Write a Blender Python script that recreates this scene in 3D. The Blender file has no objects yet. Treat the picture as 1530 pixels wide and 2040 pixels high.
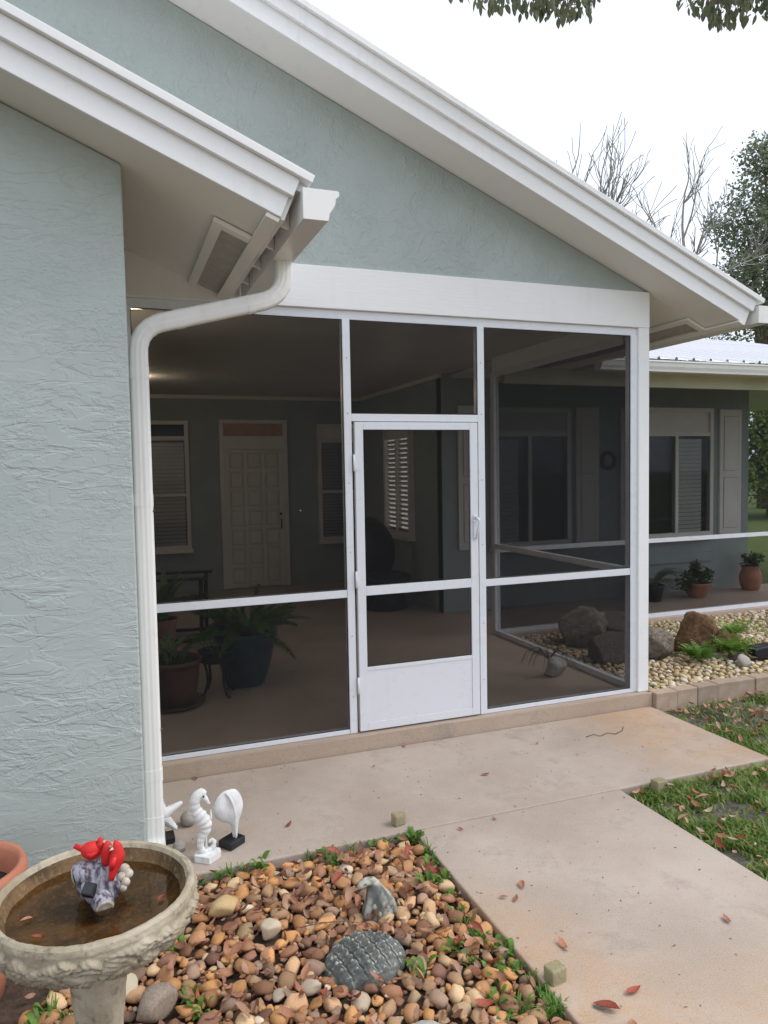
import bpy, bmesh, math, random
from mathutils import Vector, Matrix, Euler, noise
R = math.radians
sc = bpy.context.scene
COL = sc.collection

# ------------------------------------------------------------------ camera
YAW, PITCH, ROLL = R(20.318), R(-3.298), R(-1.020)
CAM = Vector((-1.479, -4.534, 1.833))
_f = Vector((math.sin(YAW)*math.cos(PITCH), math.cos(YAW)*math.cos(PITCH), math.sin(PITCH)))
_r = Vector((math.cos(YAW), -math.sin(YAW), 0)); _u = _r.cross(_f)
_c, _s = math.cos(ROLL), math.sin(ROLL)
_r, _u = _c*_r + _s*_u, -_s*_r + _c*_u
cam = bpy.data.objects.new('camera', bpy.data.cameras.new('camera'))
COL.objects.link(cam)
m = Matrix((( _r.x, _u.x, -_f.x, CAM.x), (_r.y, _u.y, -_f.y, CAM.y), (_r.z, _u.z, -_f.z, CAM.z), (0, 0, 0, 1)))
cam.matrix_world = m
cam.data.sensor_fit = 'VERTICAL'; cam.data.sensor_height = 24.0
cam.data.lens = 24.0*1464.68/2040
cam.data.clip_start = 0.05; cam.data.clip_end = 2000
sc.camera = cam
def seen(p):
    """frame position of a point, used only to choose which of many pebbles become single objects"""
    v = Vector(p) - CAM; d = v.dot(_f)
    if d < .05: return None
    return (765 + 1464.68*v.dot(_r)/d, 1020 - 1464.68*v.dot(_u)/d, d)

# ------------------------------------------------------------------ sky, sun, exposure
SUN_EL, SUN_AZ = R(50), R(112)      # azimuth clockwise from +y
w = bpy.data.worlds.new('World'); sc.world = w; w.use_nodes = True
nt = w.node_tree; nt.nodes.clear()
sky = nt.nodes.new('ShaderNodeTexSky'); sky.sky_type = 'NISHITA'; sky.sun_disc = False
sky.sun_elevation = SUN_EL; sky.sun_rotation = SUN_AZ; sky.air_density = 1.0; sky.dust_density = 4.0; sky.ozone_density = 1.0
hs = nt.nodes.new('ShaderNodeHueSaturation'); hs.inputs['Saturation'].default_value = 0.25
mx = nt.nodes.new('ShaderNodeMix'); mx.data_type = 'RGBA'; mx.inputs[0].default_value = 0.6
mx.inputs[7].default_value = (10.8, 11.7, 13.3, 1)      # even overcast
bg = nt.nodes.new('ShaderNodeBackground'); bg.inputs[1].default_value = 0.11
out = nt.nodes.new('ShaderNodeOutputWorld')
nt.links.new(sky.outputs[0], hs.inputs['Color']); nt.links.new(hs.outputs[0], mx.inputs[6])
nt.links.new(mx.outputs[2], bg.inputs[0]); nt.links.new(bg.outputs[0], out.inputs[0])
sun = bpy.data.objects.new('sun', bpy.data.lights.new('sun', 'SUN')); COL.objects.link(sun)
sun.data.energy = 1.1; sun.data.angle = R(24); sun.data.color = (1, .95, .88)
sd = Vector((math.sin(SUN_AZ)*math.cos(SUN_EL), math.cos(SUN_AZ)*math.cos(SUN_EL), math.sin(SUN_EL)))
sun.rotation_euler = sd.to_track_quat('Z', 'Y').to_euler()
sc.view_settings.view_transform = 'Standard'; sc.view_settings.look = 'None'
sc.view_settings.exposure = 0.33; sc.view_settings.gamma = 1.0; sc.view_settings.use_curve_mapping = False
sc.cycles.use_denoising = True; sc.cycles.max_bounces = 8; sc.cycles.transparent_max_bounces = 16
sc.cycles.caustics_reflective = False; sc.cycles.caustics_refractive = False

# ------------------------------------------------------------------ materials
class NT:
    def __init__(s, name):
        s.m = bpy.data.materials.new(name); s.m.use_nodes = True
        s.t = s.m.node_tree; s.t.nodes.clear()
        s.out = s.n('ShaderNodeOutputMaterial'); s.b = s.n('ShaderNodeBsdfPrincipled')
        s.l(s.b.outputs[0], s.out.inputs[0])
        s.tc = s.n('ShaderNodeTexCoord')
    def n(s, t, **k):
        x = s.t.nodes.new(t)
        for a, v in k.items(): setattr(x, a, v)
        return x
    def l(s, a, b): s.t.links.new(a, b)
    def noise(s, scale, detail=3, rough=.5, dist=0, vec=None, stretch=None):
        x = s.n('ShaderNodeTexNoise'); x.inputs['Scale'].default_value = scale; x.inputs['Detail'].default_value = detail
        x.inputs['Roughness'].default_value = rough; x.inputs['Distortion'].default_value = dist
        v = vec or s.tc.outputs['Object']
        if stretch:
            mp = s.n('ShaderNodeMapping'); mp.inputs['Scale'].default_value = stretch; s.l(v, mp.inputs[0]); v = mp.outputs[0]
        s.l(v, x.inputs['Vector']); return x.outputs['Fac']
    def ramp(s, fac, stops):
        x = s.n('ShaderNodeValToRGB'); s.l(fac, x.inputs[0]); e = x.color_ramp.elements
        while len(e) < len(stops): e.new(.5)
        for i, (p, c) in enumerate(stops):
            e[i].position = p; e[i].color = (c, c, c, 1) if isinstance(c, (int, float)) else (*c, 1)
        return x.outputs[0]
    def mix(s, fac, a, b, mode='MIX'):
        x = s.n('ShaderNodeMix'); x.data_type = 'RGBA'; x.blend_type = mode
        for i, v in ((0, fac), (6, a), (7, b)):
            if isinstance(v, (int, float)): x.inputs[i].default_value = v if i == 0 else (v, v, v, 1)
            elif isinstance(v, tuple): x.inputs[i].default_value = (*v, 1)
            else: s.l(v, x.inputs[i])
        return x.outputs[2]
    def math(s, op, a, b=0.0, clamp=False):
        x = s.n('ShaderNodeMath', operation=op); x.use_clamp = clamp
        for i, v in ((0, a), (1, b)):
            if isinstance(v, (int, float)): x.inputs[i].default_value = v
            else: s.l(v, x.inputs[i])
        return x.outputs[0]
    def range(s, v, a, b, c=0., d=1., smooth=True):
        x = s.n('ShaderNodeMapRange'); x.interpolation_type = 'SMOOTHSTEP' if smooth else 'LINEAR'
        s.l(v, x.inputs[0])
        for i, q in enumerate((a, b, c, d)): x.inputs[i+1].default_value = q
        return x.outputs[0]
    def color(s, c):
        if isinstance(c, tuple): s.b.inputs['Base Color'].default_value = (*c, 1)
        else: s.l(c, s.b.inputs['Base Color'])
        return s
    def set(s, rough=.6, spec=.5, **k):
        if isinstance(rough, (int, float)): s.b.inputs['Roughness'].default_value = rough
        else: s.l(rough, s.b.inputs['Roughness'])
        s.b.inputs['Specular IOR Level'].default_value = spec
        for a, v in k.items(): s.b.inputs[a.replace('_', ' ')].default_value = v
        return s
    def bump(s, h, strength=.3, dist=.01):
        x = s.n('ShaderNodeBump'); x.inputs['Strength'].default_value = strength; x.inputs['Distance'].default_value = dist
        s.l(h, x.inputs['Height']); s.l(x.outputs[0], s.b.inputs['Normal']); return s

def pmat(name, c1, c2, scale=6, rough=.7, bscale=None, bstr=.2, bdist=.005, spec=.4, detail=4, stretch=None, lo=.35, hi=.65, rnd=0):
    k = NT(name)
    c = k.mix(k.range(k.noise(scale, detail, .6, stretch=stretch), lo, hi), c1, c2)
    if rnd:
        oi = k.n('ShaderNodeObjectInfo'); h = k.n('ShaderNodeHueSaturation')
        k.l(k.range(oi.outputs['Random'], 0, 1, 1-rnd, 1+rnd, False), h.inputs['Value']); k.l(c, h.inputs['Color']); c = h.outputs[0]
    k.color(c).set(rough, spec)
    if bscale: k.bump(k.noise(bscale, 5, .6, stretch=stretch), bstr, bdist)
    return k.m

def stucco(name, c1, c2, st_a, st_b, amp=1.0):
    k = NT(name); o = k.tc.outputs['Object']
    big = k.noise(1.1, 2, .5)
    c = k.mix(k.range(big, .3, .7), c1, c2)
    c = k.mix(k.range(k.noise(9, 3, .5), .45, .75, 0, .12), c, tuple(x*.8 for x in c1))
    k.color(c).set(.42, .45)
    h = None
    for sc_, st, lo, hi, dist, wgt, det in ((6.0, st_a, .47, .51, 1.0, .8, 3), (8.8, st_a, .53, .57, 1.3, .7, 3.5), (8.0, st_b, .43, .47, 1.1, .55, 3.5)):
        n_ = k.noise(sc_, det, .5, dist, stretch=st)
        p = k.range(n_, lo, hi, 0, wgt)
        h = p if h is None else k.math('ADD', h, p)
    # crumbly patches where the trowel dragged
    cr = k.math('MULTIPLY', k.range(k.noise(17, 4, .6, 1.2, stretch=st_b), .47, .53), k.range(k.noise(3.1, 3, .5), .42, .56))
    h = k.math('ADD', k.math('MULTIPLY', h, k.range(k.noise(1.7, 2, .5), .38, .56, .2, 1)), k.math('MULTIPLY', cr, .6))
    h = k.math('ADD', h, k.math('MULTIPLY', k.noise(70, 3, .6), .10))
    k.bump(h, .36*amp, .008)
    return k.m

def painted(name, c, rough, dirt=.3, grain=None, spec=.5):
    k = NT(name)
    runs = k.math('MULTIPLY', k.range(k.noise(16, 4, .6, stretch=(1, 1, .10)), .52, .75), k.range(k.noise(1.4, 3, .5), .4, .65))
    mil = k.range(k.noise(5, 6, .7), .60, .78)
    col_ = k.mix(k.math('MULTIPLY', runs, dirt), c, (c[0]*.72, c[1]*.70, c[2]*.64))
    col_ = k.mix(k.math('MULTIPLY', mil, dirt*.9), col_, (c[0]*.66, c[1]*.655, c[2]*.62))
    k.color(col_).set(k.range(k.noise(7, 3, .5), .3, .7, rough-.06, rough+.1), spec)
    if grain: k.bump(k.noise(grain[0], 5, .65, stretch=grain[1]), grain[2], .004)
    return k.m
M = {}
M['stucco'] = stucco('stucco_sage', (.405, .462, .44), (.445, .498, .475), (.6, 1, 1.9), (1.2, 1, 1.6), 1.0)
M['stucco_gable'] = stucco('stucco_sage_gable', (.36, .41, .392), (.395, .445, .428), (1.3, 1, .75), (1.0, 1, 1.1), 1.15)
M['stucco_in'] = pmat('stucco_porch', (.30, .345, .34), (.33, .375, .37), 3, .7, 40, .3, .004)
M['white'] = painted('white_paint', (.86, .86, .865), .42, .30, (50, (1, 1, 1), .10))
M['soffit'] = painted('soffit_paint', (.86, .835, .80), .65, .22, (90, (1, 1, 1), .25), .3)
M['wood_white'] = painted('painted_rough_wood', (.86, .86, .86), .55, .25, (11, (.6, 1, 7), .55))
M['alu'] = painted('white_aluminium', (.73, .745, .79), .30, .16, None)
M['gutter'] = painted('gutter_enamel', (.85, .845, .83), .33, .30, None)
M['vent'] = pmat('vent_screen', (.42, .40, .375), (.48, .46, .435), 20, .8)
M['ceiling'] = pmat('porch_ceiling', (.60, .585, .56), (.64, .62, .60), 1.5, .38, 50, .12, .003)
M['beam'] = pmat('cream_beam', (.62, .60, .49), (.56, .54, .44), 3, .6)
M['dark'] = pmat('dark_glass', (.018, .02, .022), (.028, .03, .032), 2, .08, None, spec=.6)
M['black'] = pmat('black_paint', (.012, .012, .013), (.02, .02, .022), 8, .45, 60, .1, .002)
M['trim_in'] = pmat('off_white_trim', (.80, .775, .73), (.75, .725, .68), 4, .55)
M['door_in'] = pmat('off_white_door', (.78, .75, .69), (.74, .71, .65), 3, .5)
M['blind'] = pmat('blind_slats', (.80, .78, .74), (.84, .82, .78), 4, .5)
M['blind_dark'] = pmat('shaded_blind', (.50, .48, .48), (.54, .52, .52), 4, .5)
M['transom'] = pmat('orange_transom', (.46, .24, .16), (.52, .30, .20), 5, .25)
M['brass'] = pmat('dark_brass', (.12, .09, .06), (.16, .12, .08), 20, .35)
M['metal_roof'] = pmat('galvanised_roof', (.78, .78, .80), (.72, .72, .74), 2.5, .42, None, spec=.5, stretch=(3, .5, 1))
k = NT('insect_screen'); tr = k.n('ShaderNodeBsdfTransparent'); ms = k.n('ShaderNodeMixShader')
k.color((.015, .015, .017)).set(.8, .15); ms.inputs[0].default_value = .37
k.l(tr.outputs[0], ms.inputs[1]); k.l(k.b.outputs[0], ms.inputs[2]); k.l(ms.outputs[0], k.out.inputs[0]); M['screen'] = k.m
M['screen_rear'] = k.m.copy(); M['screen_rear'].name = 'insect_screen_rear'  # same mesh as the front, made more see-through to brighten what lies behind
for n_ in M['screen_rear'].node_tree.nodes:
    if n_.type == 'MIX_SHADER': n_.inputs[0].default_value = .24
k = NT('pane_glass'); tr = k.n('ShaderNodeBsdfTransparent'); ms = k.n('ShaderNodeMixShader'); fr = k.n('ShaderNodeFresnel'); fr.inputs[0].default_value = 1.5
gl = k.n('ShaderNodeBsdfGlossy'); gl.inputs['Roughness'].default_value = .03
tr.inputs[0].default_value = (.95, .96, .96, 1)
k.l(fr.outputs[0], ms.inputs[0]); k.l(tr.outputs[0], ms.inputs[1]); k.l(gl.outputs[0], ms.inputs[2]); k.l(ms.outputs[0], k.out.inputs[0]); M['glass'] = k.m
def emat(name, c, st):
    k = NT(name); k.color((.8, .8, .8)); k.b.inputs['Emission Color'].default_value = (*c, 1); k.b.inputs['Emission Strength'].default_value = st; return k.m
M['lamp'] = emat('lamp_glass', (1, .80, .55), 48)
M['bell'] = emat('bell_light', (1, .55, .2), 2.5)
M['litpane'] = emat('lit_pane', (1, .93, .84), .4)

# concrete: pinkish tan, rust coloured irrigation stains, grime
def concrete(name, a, b, stain=True):
    k = NT(name); o = k.tc.outputs['Object']
    c = k.mix(k.range(k.noise(1.3, 5, .6), .35, .68), a, b)
    if stain:
        xyz = k.n('ShaderNodeSeparateXYZ'); k.l(o, xyz.inputs[0]); X, Y = xyz.outputs[0], xyz.outputs[1]
        n1 = k.noise(1.6, 4, .6, .4)
        # rust stain along the left edge of the path and at its right end
        s1 = k.math('MULTIPLY', k.range(k.math('ADD', X, k.math('MULTIPLY', Y, .42)), -1.15, -.45, 1, 0), k.range(Y, -1.9, -1.5, 1, 0))
        s2 = k.math('MULTIPLY', k.range(X, 1.25, 2.1), k.range(Y, -1.2, -.9, .4, 1))
        s3 = k.math('MULTIPLY', k.range(Y, -3.0, -2.2, 1, 0), .75)
        st = k.math('MAXIMUM', k.math('MAXIMUM', s1, s2), s3)
        st = k.math('MULTIPLY', st, k.math('MULTIPLY', k.range(n1, .3, .6, .35, 1), k.range(k.noise(11, 8, .75), .35, .62, .45, 1)))
        c = k.mix(k.math('MULTIPLY', st, .8), c, (.50, .285, .13))
    g = k.range(k.noise(2.6, 8, .72, .25), .50, .76, 0, .55)
    c = k.mix(g, c, (.17, .145, .135))
    c = k.mix(k.range(k.noise(36, 3, .6), .66, .76, 0, .5), c, (.12, .10, .09))
    c = k.mix(k.range(k.noise(170, 2, .6), .35, .75, 0, .35), c, (.60, .54, .48))
    c = k.mix(k.range(k.noise(120, 2, .5, stretch=(1.1, .9, 1)), .64, .72, 0, .45), c, (.13, .11, .10))
    vo = k.n('ShaderNodeTexVoronoi'); vo.inputs['Scale'].default_value = 85; k.l(o, vo.inputs['Vector'])
    c = k.mix(k.math('MULTIPLY', k.range(vo.outputs['Distance'], .10, .2, 1, 0), k.range(k.noise(6, 4, .6), .5, .62, 0, .55)), c, (.09, .075, .065))
    k.color(c).set(.85, .25); k.bump(k.noise(140, 4, .7), .35, .003); return k.m
M['concrete'] = concrete('concrete', (.39, .31, .255), (.50, .415, .35))
M['curb'] = concrete('curb_concrete', (.40, .30, .225), (.47, .36, .275), False)
M['porch_floor'] = pmat('porch_floor_paint', (.42, .325, .26), (.50, .39, .32), 1.4, .5, 120, .1, .002, detail=6)
k = NT('ground_soil')
c = k.mix(k.range(k.noise(1.8, 6, .65), .38, .62), (.085, .072, .062), (.18, .165, .145))
c = k.mix(k.range(k.noise(40, 4, .7), .45, .7, 0, .6), c, (.085, .075, .065))
pos = k.n('ShaderNodeSeparateXYZ'); k.l(k.tc.outputs['Object'], pos.inputs[0])
ln = k.n('ShaderNodeVectorMath', operation='LENGTH'); k.l(k.tc.outputs['Object'], ln.inputs[0])
c = k.mix(k.range(ln.outputs['Value'], 4.5, 12), c, k.mix(k.noise(3, 5, .6), (.07, .105, .03), (.13, .16, .06)))
k.color(c).set(.95, .1); k.bump(k.noise(55, 5, .7), .7, .012); M['soil'] = k.m
M['mulch'] = pmat('dark_mulch', (.055, .038, .028), (.10, .065, .045), 30, .95, 60, .8, .015)
M['gravel_soil'] = pmat('pale_soil', (.22, .18, .13), (.30, .25, .18), 18, .95, 60, .8, .015)
ROCK = []
for i, (a, b) in enumerate((((.34, .165, .075), (.46, .25, .125)), ((.40, .23, .12), (.50, .32, .19)), ((.24, .115, .065), (.33, .17, .095)),
        ((.48, .32, .17), (.56, .41, .25)), ((.26, .165, .115), (.35, .235, .165)), ((.44, .205, .08), (.54, .29, .12)), ((.20, .10, .065), (.28, .15, .10)), ((.56, .44, .31), (.62, .52, .40)))):
    ROCK.append(pmat('river_rock_%d' % i, tuple(min(.7, q*1.12) for q in a), tuple(min(.75, q*1.22) for q in b), 26, .75, 90, .4, .004, rnd=.34, spec=.3, detail=6, lo=.42, hi=.60))
WROCK = []
for i, (a, b) in enumerate((((.58, .48, .34), (.66, .56, .42)), ((.52, .38, .21), (.62, .48, .29)), ((.66, .59, .48), (.72, .66, .56)), ((.42, .29, .17), (.52, .38, .23)), ((.56, .45, .24), (.48, .42, .20)))):
    WROCK.append(pmat('pale_rock_%d' % i, a, b, 18, .75, 80, .3, .003, rnd=.15))
LEAF = [pmat('dry_leaf_%d' % i, a, b, 14, .55, 60, .2, .002, rnd=.25) for i, (a, b) in enumerate((((.30, .125, .07), (.38, .175, .10)), ((.36, .19, .12), (.44, .26, .17)), ((.24, .11, .07), (.31, .155, .10)), ((.27, .05, .032), (.33, .085, .045)), ((.36, .25, .18), (.42, .30, .22))))]
def foliage(name, a, b, scale=2.0, trans=.3, rough=.55):
    k = NT(name); c = k.mix(k.range(k.noise(scale, 4, .6), .35, .65), a, b)
    k.color(c).set(rough, .3)
    t = k.n('ShaderNodeBsdfTranslucent'); k.l(c, t.inputs[0]); x = k.n('ShaderNodeMixShader'); x.inputs[0].default_value = trans
    k.l(k.b.outputs[0], x.inputs[1]); k.l(t.outputs[0], x.inputs[2]); k.l(x.outputs[0], k.out.inputs[0]); return k.m
M['grass'] = foliage('grass_blades', (.13, .22, .035), (.30, .37, .11), 7)
M['weed'] = foliage('weed_leaf', (.08, .19, .03), (.19, .33, .06), 14)
M['fern'] = foliage('fern_green', (.13, .25, .03), (.24, .37, .07), 14)
M['foxtail'] = foliage('foxtail_fern', (.08, .20, .03), (.15, .29, .05), 12)
M['strap'] = foliage('strap_leaf', (.10, .20, .07), (.20, .30, .12), 8)
M['potleaf'] = foliage('pot_leaf', (.06, .10, .035), (.11, .15, .05), 9)
M['overleaf'] = foliage('overhead_leaf', (.10, .12, .06), (.18, .19, .11), 9, .35)
M['oakleaf'] = foliage('oak_leaf', (.19, .215, .165), (.28, .305, .235), .7, .45)
M['oakleaf2'] = foliage('oak_leaf_light', (.19, .225, .13), (.27, .31, .18), .7, .45)
M['bark'] = pmat('grey_bark', (.25, .24, .215), (.38, .37, .33), 4, .9, 20, .6, .02)
M['bark2'] = pmat('brown_bark', (.13, .10, .075), (.19, .15, .115), 6, .9, 30, .6, .02)
M['terracotta'] = pmat('terracotta', (.42, .145, .085), (.48, .19, .115), 6, .75, 90, .2, .003)
M['terra_dim'] = pmat('terracotta_weathered', (.36, .16, .10), (.42, .21, .14), 6, .8, 60, .2, .003)
M['potsoil'] = pmat('pot_soil', (.02, .016, .013), (.04, .03, .025), 40, .95, 80, .8, .01)
M['tealpot'] = pmat('teal_glaze', (.015, .045, .055), (.03, .085, .095), 5, .3, 30, .1, .003)
M['brownpot'] = pmat('brown_glaze', (.10, .045, .025), (.15, .07, .04), 6, .35, 30, .15, .003)
M['figwhite'] = pmat('whitewashed_resin', (.80, .80, .80), (.66, .66, .655), 22, .6, 130, .3, .003)
M['figblack'] = pmat('black_base', (.014, .014, .016), (.025, .025, .028), 30, .35)
k = NT('bath_stone')
c = k.mix(k.range(k.noise(7, 5, .65), .35, .65), (.34, .285, .20), (.47, .41, .31))
c = k.mix(k.range(k.noise(24, 4, .7), .52, .74, 0, .75), c, (.13, .105, .075))
c = k.mix(k.range(k.noise(200, 2, .5), .6, .75, 0, .5), c, (.58, .53, .44))
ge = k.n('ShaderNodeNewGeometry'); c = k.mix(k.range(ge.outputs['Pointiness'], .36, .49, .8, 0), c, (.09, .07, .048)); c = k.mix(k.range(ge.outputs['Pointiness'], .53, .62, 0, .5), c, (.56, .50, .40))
k.color(c).set(.9, .2); k.bump(k.noise(160, 4, .7), .5, .004); M['bath'] = k.m
k = NT('bath_algae')
c = k.mix(k.range(k.noise(9, 6, .7), .38, .62), (.085, .06, .034), (.19, .12, .06))
c = k.mix(k.range(k.noise(70, 4, .7), .5, .72, 0, .7), c, (.33, .21, .12))
c = k.mix(k.range(k.noise(14, 3, .6), .6, .75, 0, .6), c, (.05, .045, .035))
k.color(c).set(.9, .2); k.bump(k.noise(70, 4, .7), .5, .006); M['algae'] = k.m
k = NT('pond_water'); k.color((.55, .42, .28)).set(.02, .5); k.b.inputs['Transmission Weight'].default_value = 0
tr = k.n('ShaderNodeBsdfTransparent'); tr.inputs[0].default_value = (.80, .70, .55, 1)
gl = k.n('ShaderNodeBsdfGlossy'); gl.inputs['Roughness'].default_value = .02
fr = k.n('ShaderNodeFresnel'); fr.inputs[0].default_value = 1.33; ms = k.n('ShaderNodeMixShader')
bp = k.n('ShaderNodeBump'); bp.inputs['Strength'].default_value = .04; bp.inputs['Distance'].default_value = .01; k.l(k.noise(18, 2), bp.inputs['Height'])
k.l(bp.outputs[0], gl.inputs['Normal']); k.l(bp.outputs[0], fr.inputs['Normal'])
k.l(fr.outputs[0], ms.inputs[0]); k.l(tr.outputs[0], ms.inputs[1]); k.l(gl.outputs[0], ms.inputs[2]); k.l(ms.outputs[0], k.out.inputs[0]); M['water'] = k.m
M['red'] = pmat('cardinal_red', (.56, .012, .014), (.66, .03, .025), 30, .6, 90, .2, .002)
M['redblack'] = M['black']
M['stump'] = pmat('lilac_grey_bark', (.075, .065, .085), (.40, .375, .43), 75, .75, 90, .9, .006, stretch=(1, 1, .28), lo=.36, hi=.60)
M['cream'] = pmat('cream_log_end', (.60, .54, .45), (.42, .36, .29), 60, .75, 120, .5, .003)
M['solar'] = pmat('solar_cell', (.012, .013, .016), (.02, .022, .028), 10, .12, None, spec=.6)
k = NT('slate_ornament')
c = k.mix(k.range(k.noise(14, 4, .6), .35, .65), (.095, .105, .10), (.165, .178, .165))
c = k.mix(k.range(k.noise(55, 4, .7), .60, .70, 0, .75), c, (.42, .41, .36))
ge = k.n('ShaderNodeNewGeometry'); c = k.mix(k.math('MULTIPLY', k.range(ge.outputs['Pointiness'], .505, .545), k.range(k.noise(20, 3, .6), .35, .6)), c, (.50, .48, .41)); c = k.mix(k.range(ge.outputs['Pointiness'], .40, .48, .6, 0), c, (.04, .04, .04))
k.color(c).set(.8, .3); k.bump(k.noise(120, 4, .7), .4, .004); M['slate'] = k.m
M['slate_worn'] = pmat('slate_worn', (.36, .35, .30), (.20, .205, .20), 60, .85, 120, .4, .004)
M['boulder'] = pmat('boulder', (.20, .16, .125), (.34, .28, .22), 7, .9, 22, .9, .03, detail=7)
M['boulder_red'] = pmat('boulder_red', (.15, .075, .04), (.27, .155, .085), 6, .9, 22, .8, .03, detail=7)
M['boulder_dark'] = pmat('boulder_dark', (.11, .09, .075), (.20, .165, .135), 7, .9, 22, .9, .03, detail=7)
M['brick'] = pmat('paver', (.36, .27, .20), (.44, .34, .26), 12, .9, 90, .5, .004, rnd=.14)
M['coral'] = pmat('pale_stone', (.50, .47, .43), (.38, .35, .31), 9, .85, 40, .6, .01)
k = NT('frosted_block'); k.color((.74, .66, .40)).set(.3, .5); k.b.inputs['Transmission Weight'].default_value = .6; k.b.inputs['IOR'].default_value = 1.25
wv = k.n('ShaderNodeTexVoronoi'); wv.inputs['Scale'].default_value = 70; k.l(k.tc.outputs['Object'], wv.inputs['Vector']); k.bump(wv.outputs['Distance'], .5, .004); M['block'] = k.m
M['silver'] = pmat('inner_panel', (.42, .42, .38), (.30, .30, .27), 60, .4)
M['spot'] = pmat('charcoal_plastic', (.022, .022, .03), (.03, .03, .04), 10, .3)

# ------------------------------------------------------------------ mesh builder
class MB:
    def __init__(s): s.V, s.F, s.I, s.S = [], [], [], []
    def add(s, V, F, mi=0, smooth=False):
        o = len(s.V); s.V += [tuple(v) for v in V]
        for f in F: s.F.append(tuple(i+o for i in f)); s.I.append(mi); s.S.append(smooth)
        return s
    def box(s, x0, x1, y0, y1, z0, z1, mi=0, mat=None):
        V = [Vector((x, y, z)) for z in (z0, z1) for y in (y0, y1) for x in (x0, x1)]
        if mat is not None: V = [mat @ v for v in V]
        return s.add(V, [(0, 2, 3, 1), (4, 5, 7, 6), (0, 1, 5, 4), (2, 6, 7, 3), (0, 4, 6, 2), (1, 3, 7, 5)], mi)
    def prism(s, P, y0, y1, mi=0):           # polygon in x,z extruded along y
        n = len(P); V = [(x, y0, z) for x, z in P] + [(x, y1, z) for x, z in P]
        a = sum(P[i][0]*P[(i+1) % n][1]-P[(i+1) % n][0]*P[i][1] for i in range(n))
        F = [tuple(range(n)), tuple(range(2*n-1, n-1, -1))] + [(i, n+i, n+(i+1) % n, (i+1) % n) for i in range(n)]
        if a < 0: F = [f[::-1] for f in F]
        return s.add(V, F, mi)
    def tube(s, P, rad, n=8, mi=0, cap=True, smooth=True, flat=1.0, ref=None):
        P = [Vector(p) for p in P]; k = len(P)
        if isinstance(rad, (int, float)): rad = [rad]*k
        T = [(P[min(i+1, k-1)]-P[max(i-1, 0)]).normalized() for i in range(k)]
        N = Vector(ref) if ref else (Vector((0, 0, 1)) if abs(T[0].z) < .9 else Vector((1, 0, 0)))
        V = []
        for i in range(k):
            N = (N - T[i]*N.dot(T[i]))
            N = N.normalized() if N.length > 1e-6 else T[i].orthogonal().normalized()
            B = T[i].cross(N)
            for j in range(n):
                a = 2*math.pi*j/n; V.append(P[i] + rad[i]*(math.cos(a)*N + flat*math.sin(a)*B))
        F = [(i*n+j, i*n+(j+1) % n, (i+1)*n+(j+1) % n, (i+1)*n+j) for i in range(k-1) for j in range(n)]
        s.add(V, F, mi, smooth)
        if cap:
            o = len(s.V)-k*n; s.F += [tuple(o+j for j in range(n-1, -1, -1)), tuple(o+(k-1)*n+j for j in range(n))]; s.I += [mi, mi]; s.S += [smooth, smooth]
        return s
    def lathe(s, prof, n=32, c=(0, 0), mi=0, smooth=True, fn=None):
        V = []
        for i, (r, z) in enumerate(prof):
            for j in range(n):
                a = 2*math.pi*j/n; rr, zz = (r, z) if fn is None else fn(i, a, r, z)
                V.append((c[0]+rr*math.cos(a), c[1]+rr*math.sin(a), zz))
        F = [(i*n+j, i*n+(j+1) % n, (i+1)*n+(j+1) % n, (i+1)*n+j) for i in range(len(prof)-1) for j in range(n)]
        return s.add(V, F, mi, smooth)
    def ball(s, c, r, n=12, mi=0, mat=None):
        if isinstance(r, (int, float)): r = (r, r, r)
        h = n//2; V = []; F = []
        for i in range(h+1):
            t = math.pi*i/h
            for j in range(n):
                a = 2*math.pi*j/n; v = Vector((r[0]*math.sin(t)*math.cos(a), r[1]*math.sin(t)*math.sin(a), r[2]*math.cos(t)))
                if mat is not None: v = mat @ v
                V.append(v + Vector(c))
        F = [(i*n+j, (i+1)*n+j, (i+1)*n+(j+1) % n, i*n+(j+1) % n) for i in range(h) for j in range(n)]
        return s.add(V, F, mi, True)
    def mesh(s, name, mats):
        me = bpy.data.meshes.new(name); me.from_pydata(s.V, [], s.F)
        for x in (mats if isinstance(mats, (list, tuple)) else [mats]): me.materials.append(x)
        me.polygons.foreach_set('material_index', s.I); me.polygons.foreach_set('use_smooth', s.S); me.update(); return me
    def build(s, name, mats, parent=None, bevel=0, loc=None, **tags):
        o = put(name, s.mesh(name, mats), parent, loc)
        if bevel:
            b = o.modifiers.new('bevel', 'BEVEL'); b.width = bevel; b.segments = 2; b.limit_method = 'ANGLE'; b.angle_limit = R(40)
        return tag(o, **tags)
def put(name, data, parent=None, loc=None, rot=None, scale=None):
    o = bpy.data.objects.new(name, data); COL.objects.link(o)
    if parent: o.parent = parent
    if loc is not None: o.location = loc
    if rot is not None: o.rotation_euler = rot
    if scale is not None: o.scale = scale
    return o
def tag(o, label=None, cat=None, group=None, kind=None):
    if label: o['label'] = label
    if cat: o['category'] = cat
    if group: o['group'] = group
    if kind: o['kind'] = kind
    return o
def thing(name, label, cat, loc=(0, 0, 0), group=None, rz=0): return tag(put(name, None, None, loc, (0, 0, rz)), label, cat, group)
def empty(name, parent): return put(name, None, parent)
def box(name, x0, x1, y0, y1, z0, z1, mat, parent=None, bevel=.003, **t): return MB().box(x0, x1, y0, y1, z0, z1).build(name, mat, parent, bevel, **t)
def ico(sub):
    bm = bmesh.new(); bmesh.ops.create_icosphere(bm, subdivisions=sub, radius=1)
    V = [v.co.copy() for v in bm.verts]; F = [tuple(v.index for v in f.verts) for f in bm.faces]; bm.free(); return V, F
ICO = {i: ico(i) for i in (1, 2, 3, 4)}
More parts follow.
